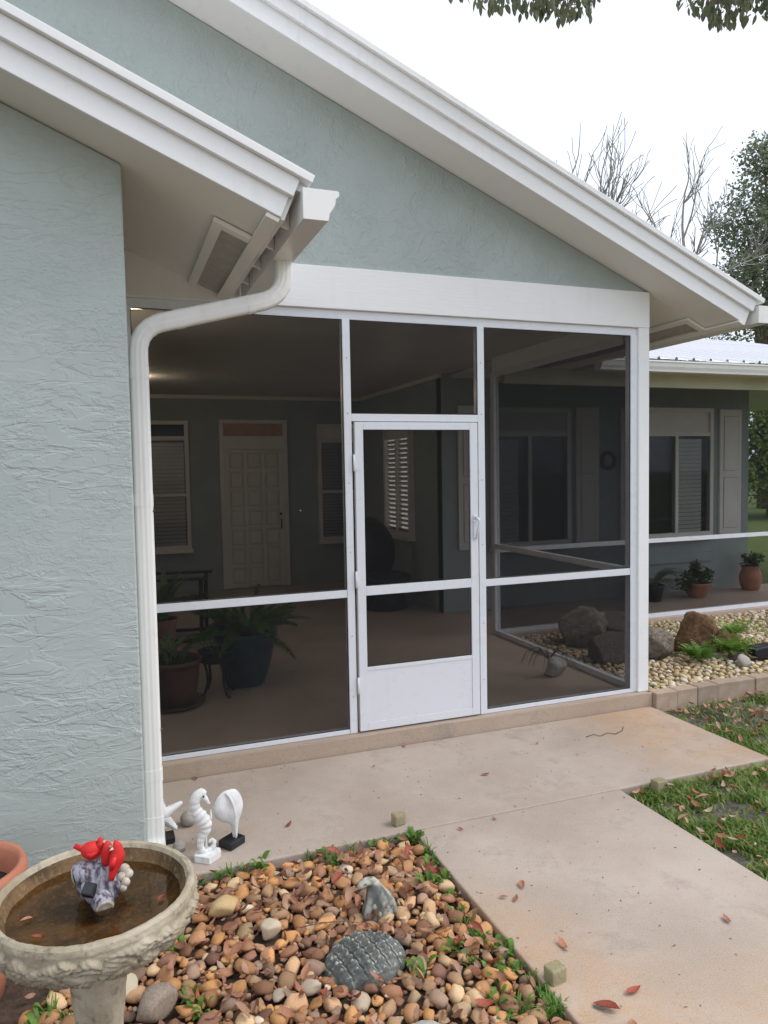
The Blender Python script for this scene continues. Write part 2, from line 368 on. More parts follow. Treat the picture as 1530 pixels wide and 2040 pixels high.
def rock_vf(seed, sub=2, amp=.22, cuts=6, dims=(1, .78, .55), fine=.05):
    rn = random.Random(seed); V, F = ICO[sub]; off = Vector((rn.uniform(-50, 50), rn.uniform(-50, 50), rn.uniform(-50, 50)))
    pl = []
    for _ in range(cuts):
        n_ = Vector((rn.gauss(0, 1), rn.gauss(0, 1), rn.gauss(0, 1))).normalized(); pl.append((n_, rn.uniform(.52, .88)))
    W = []
    for v in V:
        p = v*(1 + amp*noise.noise(v*1.2+off) + fine*noise.noise(v*3.5+off) + fine*.5*noise.noise(v*8+off))
        for n_, d in pl:
            e = p.dot(n_)-d
            if e > 0: p = p - n_*e*.95
        W.append(Vector((p.x*dims[0], p.y*dims[1], p.z*dims[2])))
    return W, F

# ================================================================== SETTING
MB().box(-150, 150, -150, 150, -.30, -.05).build('ground', M['soil'], kind='structure')
box('patio_slab', -1.385, 2.31, -1.162, -.067, -.18, 0, M['concrete'], None, .008, kind='structure')
box('walkway', -.10, 1.162, -9.0, -1.170, -.18, 0, M['concrete'], None, .008, kind='structure')
MB().box(-1.38, 2.30, -.045, 6.4, -.2, .1).box(2.3, 9, 2.10, 3.4, -.2, .1).build('porch_floor', [M['porch_floor']], None, 0, kind='structure')
box('porch_curb', -1.385, 2.335, -.060, -.0455, -.15, .101, M['curb'], None, .004, kind='structure')
box('bounce_slab', -7, 9, -24, -9.05, -.18, -.02, M['concrete'], None, .01, kind='structure')  # unseen slab added behind the camera to bounce light up to the soffits
MB().box(-7, -.102, -6, -1.172, -.10, -.044).build('rock_bed_soil', M['mulch'], kind='structure')
MB().box(2.33, 9, .0, 2.10, -.10, .035).build('rock_garden_soil', M['gravel_soil'], kind='structure')

# ================================================================== HOUSE
H = thing('house', 'sage green stucco house with white trim, gable roof and screened front porch', 'house')
TH = math.atan(.42); CT, ST = math.cos(TH), math.sin(TH); KL, KM = 2.546, 4.100
def sp(s, n, k): return (s*CT + n*ST, k - s*ST + n*CT)
def sboard(name, s0, s1, n0, n1, y0, y1, k, mat, parent=H, bevel=.003):
    P = [sp(s0, n0, k), sp(s1, n0, k), sp(s1, n1, k), sp(s0, n1, k)]
    return MB().prism(P, y0, y1).build(name, mat, parent, bevel)
# walls
lw = lambda x: KL - .42*x
MB().prism([(-1.39, -.2), (-1.39, lw(-1.39)-.004), (-4.0, lw(-4)-.004), (-6.61, lw(-1.39)-.004), (-6.61, -.2)], -1.21, -1.06).build('wing_wall', M['stucco'], H, .008)
box('wing_side_wall', -1.53, -1.391, -1.06, 6.4, -.2, 3.11, M['stucco'], H, 0)
km = lambda x: KM - .42*x
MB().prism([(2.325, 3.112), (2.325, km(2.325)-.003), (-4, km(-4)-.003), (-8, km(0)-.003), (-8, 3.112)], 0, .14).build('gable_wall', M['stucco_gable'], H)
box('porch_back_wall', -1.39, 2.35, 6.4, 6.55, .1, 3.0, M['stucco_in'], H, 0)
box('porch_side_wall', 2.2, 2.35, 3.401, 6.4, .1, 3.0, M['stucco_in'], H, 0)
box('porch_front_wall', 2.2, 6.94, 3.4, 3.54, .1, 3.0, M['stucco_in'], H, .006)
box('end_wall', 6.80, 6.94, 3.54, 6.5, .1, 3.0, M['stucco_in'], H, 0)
box('porch_ceiling', -1.39, 2.32, .14, 6.4, 2.95, 2.99, M['ceiling'], H, 0)
box('rear_porch_ceiling', 6.945, 11, 3.401, 8.5, 2.90, 2.94, M['ceiling'], H, 0)
box('rear_porch_ceiling', 2.32, 9, 2.2, 3.4, 2.90, 2.94, M['ceiling'], H, 0)
MB().box(-1.39, 2.2, 6.375, 6.4, 2.90, 2.95).box(2.175, 2.2, 3.4, 6.375, 2.90, 2.95).build('ceiling_trim', M['trim_in'], H)
# left wing roof
sboard('soffit', -4.3/CT, -.785/CT, 0, .012, -1.49, -.021, KL, M['soffit'])
sboard('rake_fascia', -4.3/CT, -.851, -.004, .096, -1.512, -1.49, KL, M['white'])
sboard('rake_trim', -4.3/CT, -.838, .088, .165, -1.538, -1.513, KL, M['white'])
sboard('drip_edge', -4.3/CT, -.790, .166, .20, -1.562, -1.30, KL, M['white'])
sboard('roof_panel', -4.3/CT, -.80, .13, .165, -1.511, -.001, KL, M['metal_roof'], bevel=0)
MB().prism([(-4.0, lw(-4)+.2), (-4.0, lw(-4)+.16), (-7.3, lw(-.7)+.16), (-7.3, lw(-.7)+.2)], -1.51, 0).build('roof_panel', M['metal_roof'], H)
sboard('eave_fascia', -.851, -.832, -.004, .125, -1.489, -.022, KL, M['white'])
# main roof
e0 = 2.945/CT
sboard('soffit', -4/CT, e0, 0, .012, -.30, -.0005, KM, M['soffit'])
sboard('soffit', 2.327/CT, e0, 0, .012, -.0004, 3.3, KM, M['soffit'])
sboard('rake_fascia', -4/CT, e0+.004, -.004, .104, -.322, -.30, KM, M['white'])
sboard('rake_trim', -4/CT, e0+.014, .096, .178, -.348, -.323, KM, M['white'])
sboard('drip_edge', -4/CT, e0+.062, .179, .214, -.372, -.10, KM, M['white'])
sboard('roof_panel', -4/CT, e0+.05, .14, .178, -.299, 9, KM, M['metal_roof'], bevel=0)
MB().prism([(-4.0, km(-4)+.2), (-4.0, km(-4)+.16), (-10, km(2)+.16), (-10, km(2)+.2)], -.3, 9).build('roof_panel', M['metal_roof'], H)
sboard('eave_fascia', e0+.001, e0+.022, -.004, .13, -.299, 3.3, KM, M['white'])
# soffit vents (frame boards proud of the soffit, darker screen inside)
def vent(x0, x1, y0, y1, k, wl, wr, wf, back):
    v = empty('soffit_vent', H)
    sboard('vent_screen', x0/CT, x1/CT, -.004, -.001, y0+.02, y1, k, M['vent'], v, 0)
    sboard('vent_board', x0/CT, (x0+wl)/CT, -.024, -.0045, y0+wf, y1, k, M['soffit'], v)
    sboard('vent_board', (x1-wr)/CT, x1/CT, -.024, -.0045, y0-.33 if back else y0+wf, y1, k, M['soffit'], v)
    sboard('vent_board', x0/CT, (x1-(wr if back else 0))/CT-.001, -.026, -.0046, y0, y0+wf-.001, k, M['soffit'], v)
vent(-1.005, -.785, -1.17, -.03, KL, .045, .055, .06, True)
vent(2.715, 2.94, 0.0, 2.6, KM, .045, .055, .06, True)
# gutters
def gutter(x, z, y0, y1, capy, parent, name='gutter'):
    pr = [(0, .125), (0, 0), (.105, 0), (.110, .012), (.112, .030), (.128, .052), (.138, .070), (.140, .092), (.155, .104), (.155, .122), (.148, .125)]
    V = []; F = []
    for yy in (y0, y1):
        V += [(x+a, yy, z+b) for a, b in pr]
    n = len(pr); F = [(i, i+1, n+i+1, n+i) for i in range(n-1)]
    o = MB().add(V, F).build(name, M['gutter'], parent); sm = o.modifiers.new('thick', 'SOLIDIFY'); sm.thickness = .003; sm.offset = 1
    cap = MB().prism([(x+a, z+b) for a, b in pr], capy-.004, capy+.0); cap.build('end_cap', M['gutter'], o, .001)
    return o
gutter(-.705, 2.860, -1.555, -.025, -1.555, H)
gutter(3.025, 2.862, -.365, 3.2, -.365, H)
for yy in (-1.32, -1.0, -.66, -.32): MB().prism([(-.758, 2.905), (-.707, 2.885), (-.707, 2.955), (-.745, 2.955)], yy-.011, yy+.011).build('gutter_wedge', M['white'], H, .002)
for yy in (.1, .6, 1.1, 1.6, 2.1): MB().prism([(2.960, 2.87), (3.023, 2.868), (3.023, 2.955), (2.995, 2.955)], yy-.011, yy+.011).build('gutter_wedge', M['white'], H, .002)
# downspout
def arc(P, rad, n=8):
    P = [Vector(p) for p in P]; o = [P[0]]
    for a, b, c in zip(P, P[1:], P[2:]):
        u, v = (a-b).normalized(), (c-b).normalized(); d = rad
        p0, p1 = b+u*d, b+v*d
        for i in range(n+1):
            t = i/n; o.append((1-t)**2*p0 + 2*t*(1-t)*b + t*t*p1)
    return o + [P[-1]]
def flute(wd=.086, dp=.066, n=56):
    pts = []
    for i in range(n):
        a = 2*math.pi*i/n; ca, sa = math.cos(a), math.sin(a)
        q = (abs(ca)**3.6+abs(sa)**3.6)**(-1/3.6); x, y = q*ca*wd/2, q*sa*dp/2
        if abs(ca) < .93*abs(1) and abs(sa) > .3: y -= math.copysign(.0008*(1+math.cos(x/wd*2*math.pi*4)), y)
        pts.append((x, y))
    return pts
def sweep(P, prof, B, grow=0, crimp=()):
    P = [Vector(p) for p in P]; B = Vector(B); k = len(P); V = []; n = len(prof)
    for i in range(k):
        T = (P[min(i+1, k-1)]-P[max(i-1, 0)]).normalized(); N = B.cross(T).normalized()
        g_ = grow-(.035 if i in crimp else 0); V += [P[i] + N*(a*(1+g_)) + B*(b*(1+g_)) for a, b in prof]
    F = [(i*n+j, i*n+(j+1) % n, (i+1)*n+(j+1) % n, (i+1)*n+j) for i in range(k-1) for j in range(n)]
    return MB().add(V, F, 0, True).add(V[:n], [tuple(range(n-1, -1, -1))]).add(V[-n:], [tuple(range(n))])
DY = -.92; PRF = flute()
path = arc([(-.645, DY, 2.866), (-.645, DY, 2.690), (-1.338, DY, 2.508), (-1.343, DY, .16)], .12, 14)
D = sweep(path, PRF, (0, 1, 0), 0, (4, 7, 10, 13, 19, 22, 25, 28)).build('downspout', M['gutter'], H)
for pz in (2.30, 1.71, .40):
    sweep([(-1.339-.0015*(2.4-pz), DY, pz+.028), (-1.339-.0015*(2.4-pz), DY, pz-.028)], PRF, (0, 1, 0), .05).build('collar', M['gutter'], D)
for a, b in (((-.80, 2.648), (-.83, 2.640)), ((-1.13, 2.5625), (-1.165, 2.553))):
    sweep([(a[0], DY, a[1]), (b[0], DY, b[1])], PRF, (0, 1, 0), .045).build('collar', M['gutter'], D)
shoe = arc([(-1.343, DY, .20), (-1.343, DY, .06), (-1.335, DY-.15, .015)], .06, 6)
sweep(shoe, [(b*1.06, a*1.06) for a, b in PRF][::-1], (1, 0, 0)).build('shoe', M['gutter'], D)
for pz in (1.66, .62): MB().tube([(-1.30, DY-.02, pz), (-1.292, DY-.02, pz)], .005, 8).build('screw', M['brass'], D)

# ---- porch front: header, posts, aluminium screen frame
box('header_beam', -1.39, 2.332, -.022, .12, 2.852, 3.114, M['wood_white'], H, .004)
box('header_beam', 2.215, 2.330, .1205, 2.2, 2.79, 3.10, M['wood_white'], H, .004)
box('corner_post', 2.236, 2.332, -.020, .09, .1015, 2.8515, M['wood_white'], H, .005)
FY0, FY1 = 0.0, .055
def fr(name, x0, x1, z0, z1, y0=FY0, y1=FY1, parent=H, mat='alu', bev=.002): return box(name, x0, x1, y0, y1, z0, z1, M[mat], parent, bev)
fr('head_track', -1.385, 2.235, 2.795, 2.851, .004, .058)
fr('jamb_post', -1.385, -1.34, .1325, 2.7945)
fr('jamb_post', -.064, -.014, .1035, 2.7945, -.004, .058)
fr('jamb_post', .899, .949, .1035, 2.7945, -.004, .058)
fr('jamb_post', 2.176, 2.2355, .1325, 2.7945, -.004, .06)
fr('sill_track', -1.385, -.065, .1025, .132); fr('sill_track', .950, 2.2355, .1025, .132)
fr('chair_rail', -1.3395, -.0645, 1.006, 1.056); fr('chair_rail', .9495, 2.1755, 1.006, 1.056)
fr('door_head', -.0135, .8985, 2.148, 2.196, -.003, .057)
def mesh_pane(parent, x0, x1, z0, z1, y=.006):
    w_ = .0045; b = MB()
    for q in ((x0, x0+w_, z0, z1), (x1-w_, x1, z0, z1), (x0+w_, x1-w_, z0, z0+w_), (x0+w_, x1-w_, z1-w_, z1)): b.box(q[0], q[1], y-.003, y-.0002, q[2], q[3])
    b.build('spline', M['black'], parent)
    MB().box(x0, x1, y, y+.0015, z0, z1).build('screen_mesh', M['screen'], parent)
mesh_pane(H, -1.3395, -.0645, 1.0565, 2.7945); mesh_pane(H, -1.3395, -.0645, .1325, 1.0055)
mesh_pane(H, .9495, 2.1755, 1.0565, 2.7945); mesh_pane(H, .9495, 2.1755, .1325, 1.0055)
mesh_pane(H, -.0135, .8985, 2.1965, 2.7945)
for z in (.35, .75, 1.3, 1.75, 2.2, 2.55):
    for x in (-.039, .924): MB().tube([(x, -.0065, z), (x, -.0035, z)], .004, 8).build('screw', M['silver'], H)
# screen door
SD = empty('screen_door', H); y0, y1 = -.014, .020
fr('stile', .003, .060, .112, 2.143, y0, y1, SD); fr('stile', .830, .887, .112, 2.143, y0, y1, SD)
fr('top_rail', .0605, .8295, 2.094, 2.143, y0, y1, SD); fr('middle_rail', .0605, .8295, 1.011, 1.072, y0, y1, SD)
fr('bottom_rail', .0605, .8295, .112, .165, y0, y1, SD); fr('kick_rail', .0605, .8295, .512, .535, y0, y1, SD)
fr('kick_panel', .0605, .8295, .1655, .5115, y0+.004, y1-.004, SD)
mesh_pane(SD, .0605, .8295, 1.0725, 2.0935, 0); mesh_pane(SD, .0605, .8295, .5355, 1.0105, 0)
for z in (.42, 1.12, 1.88): MB().tube([(-.006, -.016, z-.055), (-.006, -.016, z+.055)], .007, 10).box(-.004, .030, -.0175, -.0142, z-.05, z+.05).build('hinge', M['alu'], SD)
hd = MB().box(.846, .874, -.024, -.0145, 1.34, 1.51)
hd.tube([(.861, -.024, 1.495), (.862, -.05, 1.49), (.872, -.062, 1.47), (.868, -.058, 1.425), (.860, -.05, 1.385), (.864, -.035, 1.36), (.861, -.024, 1.352)], [.009, .010, .010, .009, .008, .008, .008], 10)
hd.tube([(.858, -.03, 1.475), (.832, -.052, 1.468)], [.007, .006], 8); hd.build('handle', M['alu'], SD, .001)
# side and rear screens round the rock garden
def ybar(name, x0, x1, y0, y1, z0, z1): return box(name, x0, x1, y0, y1, z0, z1, M['alu'], H, .002)
ybar('side_sill_track', 2.21, 2.262, .091, 2.150, .1025, .150); ybar('side_chair_rail', 2.21, 2.262, .091, 2.150, 1.0, 1.05)
ybar('side_head_track', 2.20, 2.214, .121, 2.150, 2.75, 2.81)
ybar('corner_upright', 2.205, 2.268, 2.151, 2.212, .1025, 2.79)
ybar('rear_sill_track', 2.269, 9, 2.150, 2.202, .1025, .150); ybar('rear_chair_rail', 2.269, 9, 2.150, 2.202, .955, 1.003)
ybar('rear_upright', 6.62, 6.67, 2.148, 2.204, .1505, .9545); ybar('rear_upright', 6.62, 6.67, 2.148, 2.204, 1.0035, 2.695)
for (z0, z1) in ((.1505, .9995), (1.0505, 2.7895)): MB().box(2.235, 2.2365, .0915, 2.150, z0, z1).build('screen_mesh', M['screen_rear'], H)
for (z0, z1) in ((.1505, .9545), (1.0035, 2.6945)):
    MB().box(2.269, 6.62, 2.158, 2.1595, z0, z1).build('screen_mesh', M['screen_rear'], H); MB().box(6.67, 9, 2.158, 2.1595, z0, z1).build('screen_mesh', M['screen_rear'], H)
box('rear_header_beam', 2.33, 9, 2.14, 2.22, 2.695, 2.86, M['beam'], H, .003)
box('rear_soffit', 3.16, 9, 1.80, 2.139, 2.835, 2.85, M['beam'], H, 0)
MB().prism([(0, 0)]*0 or [(3.16, 2.80), (9, 2.80), (9, 2.925), (3.16, 2.925)], 1.780, 1.799).build('rear_fascia', M['beam'], H)
# rear gutter along x
pr = [(0, .11), (0, 0), (.09, 0), (.095, .02), (.112, .05), (.12, .085), (.132, .095), (.132, .11)]
V = [(xx, 1.778-a, 2.80+b) for xx in (3.17, 9) for a, b in pr]; n = len(pr)
g = MB().add(V, [(i, n+i, n+i+1, i+1) for i in range(n-1)]).build('rear_gutter', M['gutter'], H); sm = g.modifiers.new('t', 'SOLIDIFY'); sm.thickness = .003
# ribbed metal roof of the rear porch, one sheet strip per rib
RT = MB(); pit = .228; slope = .27; L = 3.6
prof = [(0, 0), (.012, .026), (.034, .026), (.046, 0), (.10, .003), (.17, .003), (pit-.0005, 0)]
V = [(a, yy, b+slope*yy+zz) for zz in (0, .0012) for yy in (0, L) for a, b in prof]; n = len(prof)
RF = []
for i in range(n-1): RF += [(i, i+1, n+i+1, n+i), (2*n+i+1, 2*n+i, 3*n+i, 3*n+i+1), (i+1, i, 2*n+i, 2*n+i+1), (n+i, n+i+1, 3*n+i+1, 3*n+i)]
RT.add(V, RF); rm = RT.mesh('roof_sheet', M['metal_roof'])
for i in range(25): put('roof_sheet', rm, H, (3.16+i*pit, 1.655, 2.922))
MB().box(3.16, 9, 1.70, 1.76, 2.905, 2.9255).build('roof_lath', M['black'], H)

# ---- porch back: entry door, windows, shutters
ED = empty('entry_door', H); yb = 6.4
box('leaf', .075, .955, yb-.018, yb-.001, .115, 2.165, M['door_in'], ED, .002)
for (a, b, c, d_) in ((.02, .0745, .115, 2.60), (.9555, 1.02, .115, 2.60)): box('frame', a, b, yb-.06, yb-.001, c, d_, M['trim_in'], ED, .003)
box('frame', .075, .955, yb-.06, yb-.001, 2.1655, 2.36, M['trim_in'], ED, .003); box('frame', .075, .955, yb-.06, yb-.001, 2.5455, 2.60, M['trim_in'], ED, .003)
box('transom_pane', .075, .955, yb-.03, yb-.001, 2.3605, 2.545, M['transom'], ED, 0)
gx = [.115+i*.2683 for i in range(4)]; gz_ = [.155+j*.283 for j in range(8)]
gd = MB(); hw = .024
for i, x in enumerate(gx): gd.box(max(.0755, x-hw*(1.6 if i in (0, 3) else 1)), min(.9545, x+hw*(1.6 if i in (0, 3) else 1)), yb-.046, yb-.0185, .1155, 2.1645)
for i in range(3):
    for z in gz_: gd.box(gx[i]+hw*(1.6 if i == 0 else 1)+.0002, gx[i+1]-hw*(1.6 if i == 2 else 1)-.0002, yb-.0455, yb-.0185, max(.1155, z-hw), min(2.1645, z+hw))
gd.build('door_grid', M['door_in'], ED, .003)
pm = MB().box(-.085, .085, -.024, .0, -.098, .098); pmesh = pm.mesh('raised_panel', M['door_in'])
for i in range(3):
    for j in range(7):
        o = put('raised_panel', pmesh, ED, ((gx[i]+gx[i+1])/2+(.007 if i == 0 else -.007 if i == 2 else 0), yb-.0185, (gz_[j]+gz_[j+1])/2)); bv = o.modifiers.new('b', 'BEVEL'); bv.width = .008
MB().tube([(.90, yb-.047, 1.12), (.90, yb-.09, 1.12), (.90, yb-.09, 1.0), (.90, yb-.047, .98)], .010, 8).ball((.90, yb-.06, 1.20), .022).build('handle', M['brass'], ED)
MB().tube([(1.208, yb-.02, 1.234), (1.208, yb, 1.234)], .016, 12).build('doorbell', M['brass'], H)
MB().tube([(1.208, yb-.024, 1.234), (1.208, yb-.021, 1.234)], .008, 10).build('doorbell_button', M['bell'], H)
def window(x0, x1, y, z0, z1, ztr, blinds=(0, 1), mul=None, transom='dark', axis='y', bmat='blind', lit=False, pitch=.05):
    """window proud of a wall facing -y (axis y) or -x (axis x)"""
    W = empty('window', H)
    def bx(nm, a0, a1, d0, d1, c0, c1, mat, bev=.002):
        if axis == 'y': return box(nm, a0, a1, y-d1, y-d0, c0, c1, M[mat], W, bev)
        return box(nm, y-d1, y-d0, a0, a1, c0, c1, M[mat], W, bev)
    t = .055
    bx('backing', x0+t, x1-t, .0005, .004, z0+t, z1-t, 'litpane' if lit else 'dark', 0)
    bx('frame', x0, x0+t, .001, .075, z0, z1, 'trim_in'); bx('frame', x1-t, x1, .001, .075, z0, z1, 'trim_in')
    bx('frame', x0+t, x1-t, .001, .075, z1-t, z1, 'trim_in'); bx('sill', x0-.02, x1+.02, .0005, .11, z0-.05, z0-.0005, 'trim_in'); bx('frame', x0+t, x1-t, .001, .075, z0, z0+t, 'trim_in')
    zt = z1-t
    if ztr:
        bx('transom_bar', x0+t, x1-t, .001, .07, ztr-.06, ztr, 'trim_in'); bx('transom_pane', x0+t, x1-t, .03, .034, ztr, z1-t, transom, 0); zt = ztr-.06
    zm = (z0+zt)/2
    if mul: bx('mullion', mul-.025, mul+.025, .001, .072, z0+t, zt, 'trim_in')
    else: bx('meeting_rail', x0+t, x1-t, .045, .068, zm-.02, zm+.02, 'trim_in')
    q = [(x0+t, z0+t), (x1-t, z0+t), (x1-t, zt), (x0+t, zt)]
    MB().add([(a, y-.052, c) if axis == 'y' else (y-.052, a, c) for a, c in q], [(0, 1, 2, 3)] if axis == 'y' else [(3, 2, 1, 0)]).build('pane', M['glass'], W)
    if blinds:
        a0 = x0+t+.01+(x1-x0-2*t-.02)*blinds[0]; a1 = x0+t+.01+(x1-x0-2*t-.02)*blinds[1]; b = MB(); z = z0+t+.02
        while z < zt-.02:
            tl = .33 if not lit else .5
            for sgn in (1,):
                dy_, dz = (.020*math.cos(tl), .0215) if lit else (.008, pitch*.47)
                q = [(a0, .025-dy_, z-dz), (a1, .025-dy_, z-dz), (a1, .025+dy_, z+dz), (a0, .025+dy_, z+dz)]
                P = [((a, y-d_, c) if axis == 'y' else (y-d_, a, c)) for a, d_, c in q]
                b.add(P, [(0, 1, 2, 3)])
            z += pitch
        b.build('blinds', M[bmat], W)
    return W
window(-1.36, -.42, 6.4, .74, 2.58, 2.36, bmat='blind', pitch=.055)
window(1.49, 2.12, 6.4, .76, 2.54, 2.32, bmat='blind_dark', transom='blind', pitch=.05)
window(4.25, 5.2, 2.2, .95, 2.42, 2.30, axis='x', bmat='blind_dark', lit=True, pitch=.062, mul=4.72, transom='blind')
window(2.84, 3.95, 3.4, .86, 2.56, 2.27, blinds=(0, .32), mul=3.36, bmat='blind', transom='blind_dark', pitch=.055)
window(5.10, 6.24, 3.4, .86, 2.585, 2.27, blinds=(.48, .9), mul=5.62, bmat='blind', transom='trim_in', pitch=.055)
def shutter(x0, x1, z0=.85, z1=2.575, y=3.4):
    S = MB().box(x0, x1, y-.035, y-.001, z0, z1).build('shutter', M['trim_in'], H, .002); h = (z1-z0)
    for a, b in ((z0+.09, z0+.46*h), (z0+.46*h+.09, z1-.09)):
        MB().box(x0+.06, x1-.06, y-.0375, y-.0352, a, b).build('groove_shade', M['vent'], S); MB().box(x0+.068, x1-.068, y-.043, y-.0376, a+.008, b-.008).build('raised_panel', M['trim_in'], S, .002)  # darker plate round each panel paints in the shade of a groove
for a, b in ((2.40, 2.74), (4.06, 4.40), (4.74, 5.05), (6.395, 6.775)): shutter(a, b)
MB().box(5.05, 6.28, 3.37, 3.399, .50, .62).build('sill_band', M['stucco_in'], H, .004)
# porch lamps (behind the downspout as seen from the path)
for (x, y, z) in ((-1.17, 4.35, 2.86), (-1.345, .70, 2.66)):
    o = MB().lathe([(.001, z-.05), (.05, z-.046), (.085, z-.02), (.092, z+.02), (.08, z+.045)], 20, (x, y)).build('porch_lamp', M['lamp'], H)
    MB().lathe([(.05, z+.089), (.06, z+.088), (.095, z+.06), (.09, z+.045), (.001, z+.045)], 20, (x, y)).build('lamp_rim', M['trim_in'], o)
box('bracket', -1.3905, -1.33, .68, .72, 2.74, 2.77, M['trim_in'], H, .002)

# ================================================================== BRICK EDGING
BE = thing('brick_edging', 'row of tan paver bricks edging the pale rock garden', 'edging', (2.336, -.10, -.05))
bmesh_ = MB().box(0, .196, 0, .098, 0, .152).mesh('brick', M['brick'])
rn = random.Random(3)
for i in range(14):
    o = put('brick', bmesh_, BE, (.002+i*.2, rn.uniform(-.006, .006)+.0018*i, rn.uniform(-.006, .004)), (0, 0, rn.uniform(-.02, .02)))
    b = o.modifiers.new('b', 'BEVEL'); b.width = .006; b.segments = 2

# ================================================================== ROCKS
def pack(n, x0, x1, y0, y1, r0, r1, avoid, seed, tight=.80, power=1.6):
    rn = random.Random(seed); cell = r1*2; grid = {}; out_ = []
    rs = sorted((r0+(r1-r0)*rn.random()**power for _ in range(n)), reverse=True)
    for r in rs:
        for _ in range(14):
            x, y = rn.uniform(x0, x1), rn.uniform(y0, y1)
            if any((x-a)**2/(rx+r*.6)**2+(y-b)**2/(ry+r*.6)**2 < 1 for a, b, rx, ry in avoid): continue
            cx, cy = int(x//cell), int(y//cell); ok = True
            for i in (-1, 0, 1):
                for j in (-1, 0, 1):
                    for (a, b, q) in grid.get((cx+i, cy+j), ()):
                        if (a-x)**2+(b-y)**2 < (tight*(q+r))**2: ok = False; break
                    if not ok: break
                if not ok: break
            if ok: grid.setdefault((cx, cy), []).append((x, y, r)); out_.append((x, y, r)); break
    return out_
def rock_field(spots, zf, mats, weights, seed, name, label, cat, group, stuff_name, stuff_label, nsingle, dims):
    rn = random.Random(seed); protos = [rock_vf(seed*100+i, 2, .32, 11, dims, .09) for i in range(9)]; low = [rock_vf(seed*100+50+i, 1, .22, 4, dims, .03) for i in range(9)]
    cache = {}; items = []
    for (x, y, r) in spots:
        q = seen((x, y, 0)); vis = 0
        if q and -10 < q[0] < 1540 and q[1] < 2050: vis = r/q[2]
        items.append((vis, x, y, r))
    items.sort(reverse=True); stuff = MB()
    for idx, (vis, x, y, r) in enumerate(items):
        e = Euler((rn.gauss(0, .22), rn.gauss(0, .22), rn.uniform(0, 6.3))); mi = rn.choices(range(len(mats)), weights)[0]; z = zf(x, y, r, rn)
        if idx < nsingle and vis > 0:
            key = (rn.randrange(9), mi)
            if key not in cache:
                V, F = protos[key[0]]; cache[key] = MB().add(V, F, 0, True).mesh(name, mats[mi])
            s = r*rn.uniform(.98, 1.14); o = put(name, cache[key], None, (x, y, z), e, (s, s, s)); tag(o, label, cat, group)
        else:
            V, F = (protos if vis > .006 else low)[rn.randrange(9)]; mt = e.to_matrix(); p = Vector((x, y, z)); s = r*1.06
            stuff.add([mt @ (v*s)+p for v in V], F, mi, True)
    stuff.build(stuff_name, mats, label=stuff_label, cat=cat, kind='stuff')
AV = [(-1.56, -2.42, .15, .15), (-2.0, -1.62, .19, .19), (-.645, -1.985, .155, .13), (-.49, -1.72, .075, .04), (-1.10, -1.50, .06, .05), (-.95, -1.70, .05, .045), (-1.40, -1.97, .075, .06), (-.60, -2.45, .15, .10), (-.06, -2.36, .04, .04)]
spots = pack(5200, -2.75, -.125, -3.05, -1.20, .013, .047, AV, 5, .80, 2.1)
spots = [s for s in spots if not (s[0] < -1.75 and random.Random(int(s[0]*9999)).random() < .72)]
rock_field(spots, lambda x, y, r, rn: -.044+r*.46+rn.uniform(-.004, .010), ROCK, (7, 6, 4, 3.5, 3, 7, 2.5, .8), 7, 'river_rock', 'one of the small brown river rocks packed in the front bed beside the path', 'rock', 'river rocks in the front bed', 'river_rock_bed', 'small brown river rocks filling the front bed', 300, (1, .82, .56))
# second, loose layer
rn = random.Random(21); up = MB()
lowp = [rock_vf(900+i, 2, .2, 6, (1, .78, .55)) for i in range(6)]
for _ in range(1500):
    x, y, r = rn.uniform(-1.75, -.15), rn.uniform(-2.75, -1.22), rn.uniform(.010, .024)
    if any((x-a)**2/(rx+r)**2+(y-b)**2/(ry+r)**2 < 1 for a, b, rx, ry in AV): continue
    V, F = lowp[rn.randrange(6)]; mt = Euler((rn.gauss(0, .35), rn.gauss(0, .35), rn.uniform(0, 6.3))).to_matrix(); p = Vector((x, y, -.044+.010+r*.5))
    up.add([mt @ (v*r)+p for v in V], F, rn.choices(range(8), (7, 6, 4, 4, 3, 7, 2.5, 1))[0], True)
up.build('loose_pebbles', ROCK, label='loose smaller pebbles lying over the brown rock bed', cat='rock', kind='stuff')
def single_rock(name, label, loc, size, mat, seed, sub=3, amp=.2, cuts=8, dims=(1, .8, .6), rz=0, fine=.05, cat='rock', tilt=0):
    V, F = rock_vf(seed, sub, amp, cuts, dims, fine)
    o = MB().add(V, F, 0, True).build(name, mat, loc=loc, label=label, cat=cat); o.scale = (size,)*3; o.rotation_euler = (tilt, 0, rz); return o
M['r_yellow'] = pmat('yellow_rock', (.50, .34, .15), (.60, .44, .24), 14, .75, 50, .35, .006)
M['r_pale'] = pmat('pale_rock', (.52, .43, .30), (.60, .52, .39), 14, .75, 50, .3, .006)
M['r_grey'] = pmat('grey_brown_rock', (.24, .185, .14), (.33, .26, .205), 10, .6, 50, .3, .006)
single_rock('river_rock', 'large yellow angular rock lying in the front river rock bed', (-1.10, -1.50, .012), .066, M['r_yellow'], 41, 3, .2, 10, (1, .8, .72), .3)
single_rock('river_rock', 'large pale cream rock near the middle of the river rock bed', (-.95, -1.70, .010), .055, M['r_pale'], 42, 3, .15, 8, (1, .8, .65), .5)
single_rock('river_rock', 'large smooth grey brown rock beside the birdbath pedestal', (-1.40, -1.97, .012), .078, M['r_grey'], 43, 3, .12, 5, (1, .85, .72), .1)
single_rock('river_rock', 'orange flat rock just below the stone turtle head', (-.73, -1.73, .0), .055, ROCK[5], 44, 3, .15, 8, (1, .6, .5), .4)
single_rock('river_rock', 'pale rock next to the large grey brown rock by the birdbath', (-1.50, -1.83, .005), .055, M['r_pale'], 45, 3, .2, 8, (1, .8, .6), 1.1)
